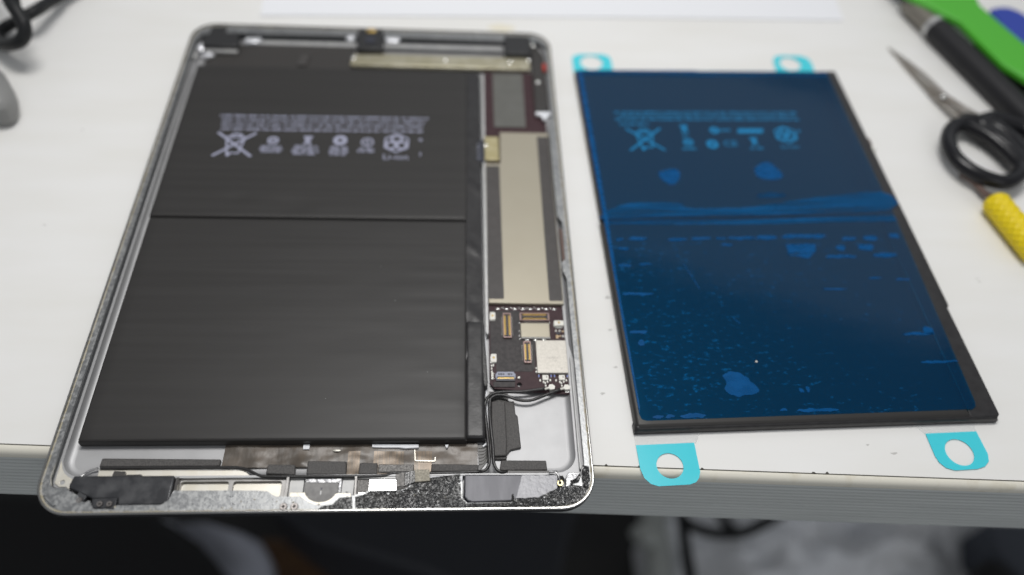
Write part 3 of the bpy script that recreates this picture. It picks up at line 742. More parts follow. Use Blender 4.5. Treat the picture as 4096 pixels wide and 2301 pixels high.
mb = MB(); mb.cyl(-1.3, 230.6, 6.5, 6.9, 2.6, 20); mb.cyl(-1.3, 230.6, 6.9, 6.95, 1.2, 16); part('lens_ring', mb, 'connector_black', camm)
mb = MB(); mb.box(-3.6, 236.6, 6.5, .7, 239.0, 7.0); part('gold_contact', mb, 'gold', camm, bev=.2)
mb = MB(); mb.dome(-11.1, 234.0, 4.6, 2.3, 2.2, 1.4, 14); part('glue_blob', mb, 'clear_blob', T, 'shiny white blob left of the camera')
mb = MB(); mb.prism(rrect(5.2, 231.4, 12.4, 237.6, 1.8, 4), 4.4, 5.6); part('white_pad', mb, 'clear_blob', T, bev=.6)
mb = MB(); mb.prism(rrect(62.4, 223.6, 75.2, 237.6, 1.2, 3), 2.0, 6.5); part('black_box', mb, 'camera_black', T, 'black block in the far right corner', bev=.5)
mb = MB(); mb.prism([(75.4, 236), (79, 232), (81.6, 226), (81.8, 186.4), (75.2, 186.4), (75.2, 226)], 1.5, 4.0); part('dark_module', mb, 'dark_plastic', T, 'dark brown-black module at the far right', bev=.6)
mb = MB(); mb.prism(rrect(80.3, 213.2, 81.9, 218.6, .3, 2), 4.0, 5.2); part('red_tab', mb, 'red_part', T, bev=.2)
mb = MB(); mb.prism([(75.2, 184.6), (75.4, 182.6), (78, 182.4), (78.2, 179.6), (80.2, 179.6), (80.4, 182.2), (82.1, 182.2), (82.1, 184.8)], 3.4, 4.8); part('metal_clip', mb, 'clear_blob', T, bev=.25)
for x, y in ((76.4, 232.2), (73.8, 225.4), (77.6, 206)): put('rivet', RV, T, (x, y, 5.0 if y > 220 else 4.0))
mb = MB(); mb.prism([(-69.2, 238.2), (-76.4, 237.8), (-76.8, 232), (-79.4, 230.5), (-78.0, 223.2), (-61.8, 223.2), (-63.0, 233.2), (-69, 233.4)], 2.2, 6.6); part('jack_module', mb, 'camera_black', T, 'black T-shaped block in the far left corner', bev=.5)
mb = MB(); mb.dome(-79.2, 224.8, 4.2, 2.1, 3.0, 1.3, 12); part('glue_blob', mb, 'clear_blob', T)
mb = MB(); mb.prism([(-79, 218.6), (-74.6, 217.4), (-72, 219), (-75, 221)], 3.4, 4.8); part('metal_clip', mb, 'clear_blob', T, bev=.3)
mb = MB(); mb.prism([(-81.6, 216), (-80.2, 216), (-79.9, 222), (-81.4, 222)], 3.0, 4.6); part('metal_clip', mb, 'alu', T, bev=.3)
mb = MB(); mb.prism([(-77, 221.4), (-62.5, 221.4), (-62, 223), (-77, 223)], 3.4, 4.8); part('metal_clip', mb, 'alu', T, bev=.3)
mb = MB(); mb.prism([(-60.5, 232.5), (-52.5, 232.8), (-54, 228.8), (-60, 228.6)], 3.0, 4.9); part('metal_clip', mb, 'clear_blob', T, bev=.6)

# ---- near end: flex, foam, coax, speakers
def fx(x, y):
    e = min(1, max(0, (y - 17.2) / 1.5))
    z = 1.55 + .35 * noise.fractal(Vector((x * .09, y * .2, 2)), 1, 2, 3)
    z += .5 * math.exp(-((x + 22) / 4) ** 2 - ((y - 17.6) / 2.2) ** 2) + .5 * math.exp(-((x + 8) / 2) ** 2 - ((y - 17.8) / 2) ** 2)
    return z
mb = MB(); mb.grid([-33 + i * .9 for i in range(91)], [16.6 + i * .62 for i in range(14)], fx, None, 1.0)
part('flex_cable', mb, 'flex', T, 'wide translucent brown flex along the near end', angle=70)
for x0, x1 in ((14.5, 20), (27.6, 33.2), (6.3, 10.2), (20.0, 24.2)):
    mb = MB(); mb.grid([x0 + (x1 - x0) * i / 6 for i in range(7)], [14.0 + i * .8 for i in range(11)], lambda x, y: fx(x, min(y, 24)) + .12); part('copper_band', mb, 'flex_copper', T, angle=70)
mb = MB(); bar(mb, 28.0, 18.4, 34.2, 18.2, .35, 2.15); bar(mb, 34.2, 18.2, 34.3, 19.6, .3, 2.15); bar(mb, 27.6, 22.2, 27.9, 18.4, .25, 2.15); part('scratch_fold', mb, 'bracket_cream', T)
mb = MB(); mb.dome(2.6, 22.2, 1.9, 1.3, .45, .25, 10); part('flake', mb, 'bracket_cream', T)
mb = MB(); mb.box(-8.2, 22.6, 1.0, -6.2, 24.2, 2.3); part('white_tab', mb, 'paper_white', T)
mb = MB(); mb.prism([(13.8, 24.2), (28.8, 24.0), (28.8, 22.9), (24.5, 22.7), (22.5, 23.0), (17.5, 23.0), (13.8, 23.2)], 1.0, 2.3); part('white_tab', mb, 'paper_white', T)
mb = MB(); mb.prism([(37.4, 23.8), (38.5, 23.8), (38.2, 22.8), (37.7, 22.8)], 1.0, 2.4); part('white_tab', mb, 'paper_white', T)
def foam(poly, z0, z1, label=None, m='foam'):
    b = MB(); b.prism(poly, z0, z1); return part('foam_strip', b, m, T, label, bev=.35)
foam([(-70, 19.9), (-33.4, 19.3), (-33.5, 16.9), (-70.2, 16.9)], 1.0, 2.4, 'long dark foam strip at the near left')
foam([(-18.6, 14.0), (-9.5, 13.6), (-9.8, 17.0), (-18.3, 17.2)], 1.6, 3.0); foam([(-6.0, 13.6), (6.4, 13.4), (6.2, 18.0), (-6.0, 18.2)], 1.6, 3.1)
foam([(10.2, 13.7), (16.1, 13.5), (16.0, 17.4), (10.4, 17.5)], 1.6, 3.0); foam([(33.0, 14.3), (48.2, 14.1), (48.3, 16.6), (33.2, 17.0)], 1.4, 2.9)
foam([(16.2, 14.5), (27.6, 14.4), (27.6, 17.2), (16.2, 17.4)], 1.3, 2.1, 'pale grey tape window between the foam strips', 'mesh_grey')
foam([(55.3, 39.6), (60.6, 40.0), (60.9, 35.0), (61.6, 34.6), (62.3, 22.8), (58.9, 22.0), (57.6, 20.4), (57.4, 18.6), (53.0, 18.8)], 1.0, 2.0, 'upright dark woven foam strip beside the coax cables')
foam([(52.8, 39.4), (57.4, 39.6), (57.6, 24), (57.3, 19.6), (52.4, 19.4)], 2.0, 3.0)
foam([(55.5, 18.2), (70.2, 18.0), (70.4, 14.6), (55.0, 14.6)], 1.0, 2.6, 'sideways dark woven foam strip behind the right speaker')
mb = MB(); mb.prism([(57.5, 14.5), (73.5, 14.3), (73.7, 13.4), (57.3, 13.4)], 1.0, 3.0); part('speaker_lead', mb, 'ribbon', T, bev=.2)
# ribbon traces
mb = MB(); mb.prism([(48.0, 24), (51.6, 24), (52.2, 44), (58.6, 43.5), (58.6, 38), (53, 38), (52.4, 20), (48.5, 15)], 1.0, 1.5)
rb = part('ribbon_cable', mb, 'ribbon', T, 'dark ribbon with parallel traces')
TR = []
for i in range(6):
    TR.append(spline([(48.3, 22.8 - i * 1.15, 1.55), (50.2, 22.9 - i * 1.0, 1.55), (51.6, 24.2 - i * .4, 1.55), (52.0 + i * .05, 27, 1.55)], 6))
mb = MB()
for t in TR: mb.tube(t, .12, 5)
for i in range(5): mb.tube([(52.3 + i * 1.2, 38.3, 1.55), (52.3 + i * 1.2, 43.6, 1.55)], .12, 5)
part('trace', mb, 'grey_plate', rb, kind='stuff')
# coax cables
C1 = [(71.21, 43.77, 3.90), (69.64, 43.65, 3.60), (66.44, 43.16, 3.60), (63.26, 42.73, 3.60), (60.09, 42.66, 3.60), (56.94, 42.60, 3.60), (54.79, 42.39, 3.60), (53.15, 41.89, 3.60), (51.87, 40.90, 3.60), (51.17, 39.78, 3.60)] + [(50.52, 37.25, 3.40), (50.72, 33.07, 3.40), (51.13, 27.79, 3.40), (51.47, 22.63, 3.40), (51.68, 18.49, 3.40), (51.54, 16.23, 3.40), (50.67, 14.67, 3.40), (49.40, 14.02, 3.40), (48.16, 14.09, 3.00)]
C2 = [(76.61, 43.55, 3.90), (75.37, 43.26, 3.40), (73.14, 42.26, 3.40), (70.79, 41.26, 3.40), (68.59, 40.27, 3.40), (66.28, 39.50, 3.40), (63.76, 39.36, 3.40), (61.39, 39.79, 3.40), (59.16, 40.71, 3.40), (56.92, 41.43, 3.40), (55.03, 41.57, 3.40), (53.51, 41.01, 3.40), (52.49, 40.02, 3.40)] + [(52.25, 38.54, 3.30), (52.16, 33.61, 3.30), (52.50, 28.31, 3.30), (52.94, 22.90, 3.30), (53.06, 18.30, 3.30), (53.24, 16.49, 3.30), (54.04, 14.69, 3.30), (55.28, 13.79, 3.30), (56.99, 13.72, 2.80)]
c1 = spline([(p[0], p[1], p[2]) for p in C1] + [(46, 13.9, 3.0), (33, 13.7, 2.9), (22, 13.9, 3.0), (16.5, 12.9, 2.9), (-5, 12.9, 3.0), (-17, 13.0, 3.0), (-20.5, 13.4, 3.0), (-24, 15.2, 2.8), (-27, 16.1, 2.6), (-33, 16.3, 2.6), (-69.5, 16.4, 2.5)], 6)
c2 = spline([(p[0], p[1], p[2]) for p in C2], 6)
mb = MB(); mb.tube(c1, .52, 10); part('coax_cable', mb, 'cable_black', T, 'long thin black cable running along the near end', angle=80)
mb = MB(); mb.tube(c2, .52, 10); part('coax_cable', mb, 'cable_black', T, 'short thin black cable ending at the foam strip', angle=80)
# speaker bay: divider, window bracket
mb = MB(); mb.prism([(-70, 16.2), (-33, 15.7), (-25.5, 15.7), (-22.5, 13.0), (-22, 12.5), (-70, 12.7)], .8, 2.2); part('divider_plate', mb, 'bracket_cream', T, 'beige metal plate behind the left speaker', bev=.2)
mb = MB(); mb.tube(spline([(-75.2, 12.9, 2.6), (-74.0, 14.4, 2.4), (-72.4, 15.8, 2.3), (-70.4, 16.5, 2.3)], 5), .38, 8); part('silver_edge', mb, 'silver_foil', T)
mb = MB(); mb.prism([(-45.3, 12.5), (-11.8, 12.5), (-12.0, 5.6), (-16, 6.6), (-45.3, 6.8)], .8, 2.2, None, [rrect(-44.1, 7.0, -29.5, 11.9, .9, 4), rrect(-28.2, 6.7, -13.3, 11.9, .9, 4)])
part('window_bracket', mb, 'alu_dark', T, 'grey frame with two rounded openings', bev=.15)
mb = MB(); mb.box(-44.6, 6.7, .82, -13, 12.0, 1.0); part('bay_floor', mb, 'bracket_cream', T)
mb = MB(); mb.prism([(-11.8, 12.9), (-10.9, 12.9), (-10.9, 5.4), (-12.0, 5.6)], .8, 3.4); part('divider_wall', mb, 'alu_dark', T, bev=.1)
mb = MB(); mb.box(-10.9, 5.3, .8, -6.5, 12.8, 2.0); part('steel_plate', mb, 'alu', T, bev=.12)
mb = MB(); mb.prism([(5.4, 12.7), (9.2, 12.7), (9.0, 5.4), (5.2, 5.4)], .8, 2.0); part('steel_plate', mb, 'alu', T, bev=.12)
mb = MB(); mb.prism([(9.3, 12.7), (10.1, 12.7), (10.2, 4.9), (9.5, 4.9)], .8, 3.6); part('divider_wall', mb, 'alu_dark', T, bev=.1)
mb = MB(); mb.prism([(-6.2, 12.6), (5.3, 12.6), (5.3, 6.8), (4.2, 6.8), (4.4, 10.9), (-6.0, 11.0)], .8, 2.6); part('button_foil', mb, 'silver_foil', T, bev=.15)
hb = [(-6.2, 10.9), (4.4, 10.7), (4.5, 7.3)] + [(-.6 + 4.9 * math.cos(a), 8.3 - 4.2 * math.sin(a)) for a in [math.pi * i / 14 for i in range(1, 14)]] + [(-5.6, 7.3)]
mb = MB(); mb.prism(hb, 1.5, 3.1); hbk = part('home_button_plate', mb, 'home_grey', T, 'dark grey rounded plate behind the home button', bev=.3)
mb = MB(); mb.prism([(-1.1, 9.2), (-.3, 9.2), (-.5, 8.4), (-.9, 8.4)], 3.1, 3.16); part('plate_dent', mb, 'connector_black', hbk)
mb = MB(); mb.prism([(-1.0, 8.1), (-.6, 8.1), (-.6, 6.9), (-1.0, 6.9)], 3.1, 3.15); part('plate_scratch', mb, 'alu', hbk)
arc_i = [(-.6 + 4.75 * math.cos(a), 8.0 - 3.9 * math.sin(a)) for a in [math.pi * (1 - i / 16) for i in range(2, 15)]]
arc_o = [(-.6 + 6.9 * math.cos(a), 7.6 - 5.2 * math.sin(a)) for a in [math.pi * (i / 16) for i in range(3, 14)]]
mb = MB(); mb.prism([(-10.1, 7.3), (-5.4, 7.25)] + arc_i + [(4.4, 6.95), (8.6, 6.8), (8.9, 5.2), (5.4, 5.1)] + arc_o + [(-6.6, 5.3), (-10.0, 5.4)], 3.2, 4.4)
part('home_button_bracket', mb, 'bracket_cream', T, 'cream curved bracket round the home button', bev=.2)
mb = MB(); bar(mb, -7.9, 7.2, -6.6, 5.2, .14, 4.41); bar(mb, 6.6, 6.9, 5.4, 5.2, .14, 4.41); part('bracket_joint', mb, 'shield_metal', T)
mb = MB(); mb.prism([(10.1, 7.0), (14.2, 7.0), (14.2, 12.0), (10.1, 12.2)], .8, 2.2); part('mesh_patch', mb, 'mesh_grey', T)
mb = MB(); mb.prism([(13.9, 11.9), (28.5, 11.9), (28.3, 8.0), (26.3, 7.2), (14.6, 6.9), (12.6, 5.8), (10.8, 5.8), (10.8, 7.6), (13.9, 7.7)], 2.2, 2.5); part('white_sticker', mb, 'sticker_white', T, 'glaring white sticker right of the home button')
mb = MB(); mb.prism([(10.1, 13.0), (22.4, 12.8), (22.4, 11.9), (10.1, 12.2)], .8, 2.9); part('steel_bar', mb, 'alu', T, bev=.15)
mb = MB(); mb.prism([(31, 13.0), (43.2, 12.9), (43, 10.6), (31, 10.0)], .8, 3.0); part('steel_bar', mb, 'paper_white', T, bev=.15)
mb = MB(); mb.prism([(22.2, 12.1), (25.0, 12.6), (25.2, 8.0), (22.6, 7.9)], 5.6, 6.4); part('mesh_tape', mb, 'mesh_grey', T, bev=.1)
mb = MB(); mb.prism([(25.0, 12.6), (28.2, 13.0), (28.4, 9.2), (25.2, 8.0)], 5.9, 6.6, zf=lambda x, y: (x - 25) * .1); part('mesh_tape', mb, 'black_tape', T, bev=.1)
mb = MB(); mb.prism([(27.8, 13.3), (32.7, 13.4), (33.0, 9.6), (28.1, 9.2)], 6.3, 6.8); part('mesh_tape', mb, 'mesh_beige', T, 'beige mesh tape scrap lying on the black tape', bev=.1)
mb = MB(); mb.prism([(22.6, 8.3), (26, 8.4), (26, 7.6), (22.6, 7.5)], 3.0, 5.9); part('tape_fold', mb, 'mesh_grey', T)

# left speaker
mb = MB(); mb.prism([(-75.3, 12.7), (-45.3, 12.6), (-45.2, 5.4), (-45.8, 4.0), (-47.2, 3.2), (-60.1, 3.2), (-60.5, 5.3), (-67.5, 5.2), (-75.9, 8.9), (-75.9, 10.2)], 1.0, 5.6)
spk = part('speaker', mb, 'speaker_black', T, 'scuffed black speaker box at the near left', bev=.5, seg=3)
mb = MB(); mb.prism([(-67.6, 5.1), (-60.4, 5.4), (-60.2, 2.6), (-60.8, 2.1), (-66.4, 2.1), (-67.4, 3.2)], 4.6, 6.2); part('speaker_tab', mb, 'speaker_black', spk, bev=.2)
mb = MB(); mb.prism([(-72.4, 7.6), (-69.6, 6.2), (-70.0, 4.8), (-71.4, 3.5), (-72.7, 4.0), (-72.9, 5.2)], 4.6, 5.8); part('speaker_tab', mb, 'speaker_black', spk, bev=.2)
for x, y, z in ((-71.35, 4.75, 5.95), (-64.9, 3.35, 6.35), (-62.1, 3.35, 6.35)): put('screw', SCREW_S, spk, (x, y, z))
mb = MB(); mb.prism([(-65.2, 12.6), (-64.8, 15.2), (-61.4, 15.0), (-61.2, 13.9), (-56.2, 14.0), (-56.2, 12.6)], 1.6, 3.4); part('speaker_contact', mb, 'ribbon', spk, bev=.2)
mb = MB(); mb.prism([(-45.1, 12.4), (-44.3, 12.4), (-44.2, 6.4), (-45.0, 6.2)], 1.0, 4.4); part('speaker_gasket', mb, 'ribbon', spk)
# right speaker
mb = MB(); mb.prism([(43.6, 12.1), (73.1, 11.8), (73.0, 7.2), (66.6, 4.1), (59.0, 3.5), (58.1, 3.1), (46.0, 2.8), (44.5, 3.4), (43.5, 4.7)], 1.0, 5.7)
spk2 = part('speaker', mb, 'speaker_grey', T, 'satin grey speaker box at the near right', bev=.5, seg=3)
mb = MB(); mb.prism([(58.2, 3.0), (59.3, 3.4), (58.9, 5.4), (58.4, 5.4)], 5.6, 5.74); part('speaker_notch', mb, 'dark_hole', spk2, 'dark cut in the near edge of the speaker')
fo = wob(dens([(61.9, 11.6), (72.9, 11.4), (72.8, 7.2), (66.6, 4.3), (59.6, 4.0), (60.4, 6.0), (61.0, 8.6)], .8), .22, .9, 4)
mb = MB(); mb.prism(fo, 5.7, 5.8); part('foil_patch', mb, 'foil', spk2, 'torn silvery foil on the right half of the speaker')
mb = MB(); mb.tube(wob(spline([(70.6, 13.4, 4.4), (72.6, 13.0, 4.6), (73.6, 11.8, 4.7), (73.9, 10.2, 4.4)], 6), .2, 2), .35, 7); part('silver_edge', mb, 'silver_foil', T)
mb = MB(); mb.cyl(74.0, 9.6, .9, 4.2, 1.0, 14, 'brass'); mb.cyl(74.0, 9.6, 4.2, 4.22, .5, 12, 'dark_hole'); part('threaded_post', mb, None, T)
fo = wob(dens([(77.0, 13.0), (80.9, 12.9), (79.6, 11.0), (78.2, 9.9), (76.8, 8.0), (75.4, 7.7), (75.8, 9.0), (75.8, 11.2)], .5), .15, 1.4, 6)
mb = MB(); mb.prism(fo, 3.4, 4.6); part('torn_foil', mb, 'silver_foil', T, bev=.2)
# black tape on the near ledge (raised, crinkled)
def tape(poly, seed, z=6.2, amp=.14, label=None):
    P = ccw(dens(poly, .5)); b = MB()
    x0 = min(p[0] for p in P); x1 = max(p[0] for p in P); y0 = min(p[1] for p in P); y1 = max(p[1] for p in P)
    bm = bmesh.new(); vs = [bm.verts.new((p[0], p[1], 0)) for p in P]
    tri = tessellate_polygon([[Vector((p[0], p[1], 0)) for p in P]])
    for t in tri:
        try: bm.faces.new([vs[i] for i in t])
        except ValueError: pass
    for _ in range(7):
        es = [e for e in bm.edges if e.calc_length() > .62]
        if es: bmesh.ops.subdivide_edges(bm, edges=es, cuts=1, use_grid_fill=False)
        bmesh.ops.triangulate(bm, faces=bm.faces[:])
    bmesh.ops.beautify_fill(bm, faces=bm.faces[:], edges=bm.edges[:])
    bm.verts.index_update()
    vv = [(v.co.x, v.co.y, z + (0 if v.is_boundary else amp * .4 + amp * noise.fractal(Vector((v.co.x * 1.3, v.co.y * 1.3, seed)), .6, 2, 4) + random.uniform(-.05, .05))) for v in bm.verts]
    ff = []
    for f in bm.faces:
        i = [v.index for v in f.verts]
        if f.normal.z < 0: i = i[::-1]
        ff.append(tuple(i))
    b.add(vv, ff)
    for e in bm.edges:
        if e.is_boundary:
            a, c = e.verts[0].index, e.verts[1].index
            o = len(b.v); b.v += [(vv[a][0], vv[a][1], 5.9), (vv[c][0], vv[c][1], 5.9)]; b.f.append([a, c, o + 1, o]); b.m.append(0)
    bm.free()
    return part('black_tape', b, 'black_tape', T, label, smooth=False)
tape([(10.6, .9), (10.3, 4.8), (12.8, 5.6), (14.8, 6.7), (24.4, 6.8), (26.6, 7.8), (28.0, 9.4), (31, 10.6), (36, 11.2), (42.4, 12.0), (42.8, 4.4), (44.4, 2.4), (58.4, 2.5), (59.2, 3.6), (66.6, 4.0), (73.2, 7.2), (75.6, 7.6), (77.4, 8.2), (80.6, 7.6), (82.6, 8.6), (82.9, 12.4), (83.4, 10), (82.6, 6.6), (80.6, 3.6), (77.6, 1.8), (72, .95)], 1, 6.2, .13, 'sparkling black tape over the near right ledge')
tape([(-.6, .9), (.6, 2.1), (3.6, 2.4), (5.6, 4.6), (9.4, 4.9), (9.9, .9)], 5, 6.2, .14, 'short piece of black tape below the home button bracket')
tape([(81.3, 14.6), (83.3, 14.0), (83.3, 8.8), (82.3, 6.6), (80.8, 7.6), (80.6, 10.6)], 9, 6.5, .3, 'crumpled black tape in the near right corner')
tape([(77.0, 9.6), (78.6, 10.2), (80.2, 11.9), (80.8, 10), (80.6, 8.4), (77.6, 8.2)], 12, 5.4, .25)

# ================================================================== replacement battery
ba = R(1.75); BO = (101.0, 28.4, 0)
B = thing('replacement_battery', 'new black battery under blue protective film, lying beside the tablet', 'battery', BO, ba)
def bp(name, mb, m, parent=B, label=None, bev=0.0, angle=35, smooth=True):
    return part(name, mb, m, parent, label, bev, smooth, angle, None, True)
mb = MB(); mb.pillow(.2, .4, 118.6, 92.2, .1, 4.0, 1.4, 1.3, 30, 24, dent(21, .015)); bp('cell', mb, 'battery_black', B, 'near cell of the new battery', angle=60)
mb = MB(); mb.pillow(.6, 94.4, 119, 188.0, .1, 4.0, 1.4, 1.3, 30, 24, dent(22, .015)); bp('cell', mb, 'battery_black', B, 'far cell of the new battery', angle=60)
mb = MB(); mb.prism([(118.4, .4), (128.4, .2), (129.5, 1.2), (129.2, 47), (130.1, 47.4), (130.1, 92), (129.6, 188.6), (118.6, 188.2)], .1, 3.7)
bp('side_strip', mb, 'battery_wrap', B, 'black strip along the right side', .8, seg if False else 35)
mb = MB(); mb.pillow(-.3, -.3, 129.2, 3.2, .0, 3.5, 1.2, 1.6, 40, 3, dent(25, .12, .1, .1)); bp('edge_fold', mb, 'battery_wrap', B, 'folded black near edge', angle=60)
b = MB(); b.box(129.4, 133.6, .3, 131.8, 136.4, 2.6, 'white_part'); b.box(129.3, 137.0, .3, 131.0, 141.4, 3.0, 'rust_steel'); b.cyl(131.4, 134.6, 2.6, 3.0, .6, 10, 'solder')
bp('terminal', b, None, B, 'small metal terminal on the right side')
FL = [(1.5, 187.0), (1.4, 95), (1.8, 5.2), (2.4, 3.4), (4.0, 2.8), (120.0, 3.2), (121.6, 4.2), (122.2, 6), (124.8, 92), (124.6, 187.4)]
nx = 40; ny = 60
def flz(x, y):
    z = 4.13
    if 86 < y < 107: z += .28 * math.sin((y - 86) / 21 * math.pi) * (.7 + .5 * noise.noise(Vector((x * .05, y * .2, 1)))) - .3 * math.exp(-((y - 93.3) / .8) ** 2)
    if y > 150: z += .06 * noise.noise(Vector((x * .04, y * .06, 8)))
    return z
mb = MB(); mb.add(z3(FL, 4.12), [tuple(range(len(FL)))]); bp('blue_film', mb, 'blue_film', B, 'clear blue protective film'); film = [o for o in B.children if o.name.startswith('blue_film')][0]
def blister(poly, name='air_bubble', m='film_bubble', z=4.15, h=.10, label=None, n=4, amp=.35, seed=1):
    P = ccw(wob(wob(dens(spline(poly, n, True) if n else poly, .5), amp, .45, seed), .22, 1.6, seed)); c = Vector((sum(p[0] for p in P) / len(P), sum(p[1] for p in P) / len(P)))
    b = MB(); b.prism(P, z, z + h * .4); return bp(name, b, m, film, label)
blister([(34.3, 19.7), (39.3, 20.6), (43, 17.6), (45.3, 14.0), (43.3, 11.5), (40, 11.3), (37.0, 10.6), (33.6, 13.2), (34.6, 16)], seed=3, amp=.8, label='large pale air bubble near the bottom of the film')
blister([(28.7, 118.6), (33.7, 121.1), (37.8, 120.2), (37.0, 114.9), (33.6, 112.0), (30.6, 113.6)], seed=4); blister([(72.7, 122.5), (78.9, 125.1), (81.6, 121.2), (83.4, 116.6), (79.2, 114.6), (73.2, 115.2), (71.2, 118.4)], seed=5)
blister([(73.7, 78.6), (86.0, 78.7), (84.4, 74.3), (73.3, 74.2)], seed=6, n=0, amp=.5)
blister([(72.5, 73.6), (84.6, 73.9), (80.4, 71.2), (76.8, 72.6)], seed=16, n=0, amp=.6)
blister([(68.5, 105.6), (76, 107), (81.5, 105.4), (76, 104), (70, 104)], seed=7, m='film_bubble_pale')
band = [(1.9, 93.2), (2.0, 95.6), (5.2, 98.2), (13.1, 101.5), (24, 101.9), (34.1, 101.4), (38.2, 98.8), (50, 98.2), (64.1, 99.0), (79.6, 101.6), (98.6, 104.4), (124.6, 107.0), (124.8, 97), (80, 94.6), (40, 94.2)]
blister(band, 'air_pocket', 'film_band', 4.145, .06, 'long wavy air pocket across the middle of the film', 3, .4, 8)
blister([(1.8, 92.6), (60, 92.0), (124.8, 93.6), (124.8, 90.4), (62, 89.4), (1.9, 90.0)], 'air_pocket', 'film_band', 4.145, .06, 'straight narrow air pocket along the cell seam', 0, .25, 9)
for i, (x0, x1, y, h) in enumerate(((9.6, 17.7, 82.5, 1.6), (25.3, 33.8, 81.9, 1.5), (35.4, 44.0, 82.2, 1.4), (45.5, 50, 82.1, 1.0), (50.6, 62, 82.2, 1.5), (62.5, 71, 82.3, 2.0), (72.5, 92.4, 82.6, 2.4), (97.5, 104, 81.2, 1.6), (107, 113, 81.4, 2.6), (118, 122.6, 82.4, 3.0), (94, 98, 76.5, 2.8), (103, 110, 76.6, 3.0), (88, 101, 72.0, 1.8), (108, 118, 72.4, 2.2), (5, 8, 82.4, 1.4), (3.3, 15.6, 55.5, 1.1), (3.5, 10.3, 38.4, 1.5), (108, 123.2, 22.6, 1.0), (56.4, 72.0, 4.7, 1.3), (15.5, 24.7, 4.0, 1.6), (51, 53.5, 5.0, 1.0), (6, 10, 4.1, 1.0), (10.4, 14, 4.0, .9), (82, 92, 56, .8), (106, 119, 34.8, 1.2), (115, 119, 36.2, 2.4), (102, 108, 61.0, .8), (113, 119, 60.2, .8), (60.0, 61.6, 12.4, 2.0), (62.4, 64.0, 12.8, 2.2), (4, 9, 69, 1.3), (12, 17, 69.6, .9), (6, 8.5, 33.5, 2.4), (60, 64, 82, 1.0), (47, 52, 78.8, 1.2), (5, 10, 77.4, 1.2))):
    w = x1 - x0; P = [(x0, y), (x0 + w * .2, y + h * .5), (x0 + w * .55, y + h * (.35 + .3 * random.random())), (x0 + w * .85, y + h * .4), (x1, y + h * .05), (x0 + w * .8, y - h * .45), (x0 + w * .45, y - h * (.3 + .3 * random.random())), (x0 + w * .15, y - h * .4)]
    blister(P, seed=20 + i, amp=.5, n=2)
mb = MB(); bar(mb, 29.8, 69.7, 33.7, 57.2, .28, 4.16); bar(mb, 43.6, 43.5, 45.6, 41, .4, 4.16); bar(mb, 60, 187.2, 2.0, 187.0, .6, 4.16); bp('film_scratch', mb, 'film_bubble', film)
mb = MB(); mb.prism([(1.55, 186.6), (3.6, 186.6), (3.3, 96), (2.6, 60), (2.5, 8), (1.9, 5.6), (1.5, 95)], 4.143, 4.17); bp('film_edge', mb, 'film_bubble', film, 'paler lifted left edge of the film')
mb = MB(); mb.prism([(3.7, 186.9), (124.4, 187.3), (124.4, 183.4), (60, 183.0), (3.7, 183.6)], 4.143, 4.17); bp('film_edge', mb, 'film_bubble_pale', film, 'paler lifted far edge of the film')
mb = MB(); mb.dome(47.6, 24.6, 4.15, .45, .4, .3, 8); bp('crumb', mb, 'white_part', film)
# print under the film, lying on the far cell
ZP2 = 4.06
mat('print_under_film', (.66, .70, .72), .6)
for q, (a, y, b_, h) in enumerate(((15.0, 156.8, 101.5, 1.2), (17.0, 154.7, 100.2, 1.1), (15.0, 152.2, 101.4, 1.3), (16.4, 148.8, 29.6, 1.5))):
    bp('printed_line', words(a, b_, y, h, 0, ZP2, 100 + q), 'print_under_film', B, smooth=False)
bp('printed_symbol', bin_symbol(26.6, 139.8, 15.6, 14.0, ZP2 - .06, 1.0), 'print_under_film', B, 'crossed-out bin symbol under the film', smooth=False)
bp('printed_symbol', recycle_symbol(91.6, 142.6, 5.2, ZP2 - .06, .8), 'print_under_film', B, 'recycling arrows symbol under the film', smooth=False)
bp('printed_word', text_mb('Li-ion', 3.2, 91.4, 135.0, ZP2, 0, 1.15), 'print_under_film', B, smooth=False)
bp('printed_word', text_mb('CE', 5.0, 64.6, 136.8, ZP2, 0, 1.1), 'print_under_film', B, 'CE mark under the film', smooth=False)
ZP_keep = ZP; ZP = ZP2 - .05
for a in ((45.5, 146.6, 2.3, 4.4, 1, 110, 141.6, 'cross'), (45.6, 137.9, 2.3, 8.6, 1, 111, 133.2, 'dot'), (59.2, 145.6, 2.2, .1, 0, 112, 0, 'ring'), (56.3, 136.6, 2.7, .1, 0, 113, 0, 'ring'), (75.8, 138.4, 2.2, 8, 1, 114, 133.4, 'cross')):
    bp('printed_symbol', stamp(*a), 'print_under_film', B, smooth=False)
ZP = ZP_keep
b = words(61.8, 67.0, 144.9, 1.4, 0, ZP2, 120); bp('printed_line', b, 'print_under_film', B, smooth=False)
b = MB(); b.prism([(69.4, 143.8), (81.2, 143.8), (82.2, 146.6), (70.4, 146.6)], ZP2 - .06, ZP2 - .05); bp('printed_symbol', b, 'print_under_film', B, smooth=False)
b = MB(); ringmb(b, 98.2, 144.8, ZP2, .3, .8, 10); bp('printed_symbol', b, 'print_under_film', B, smooth=False)
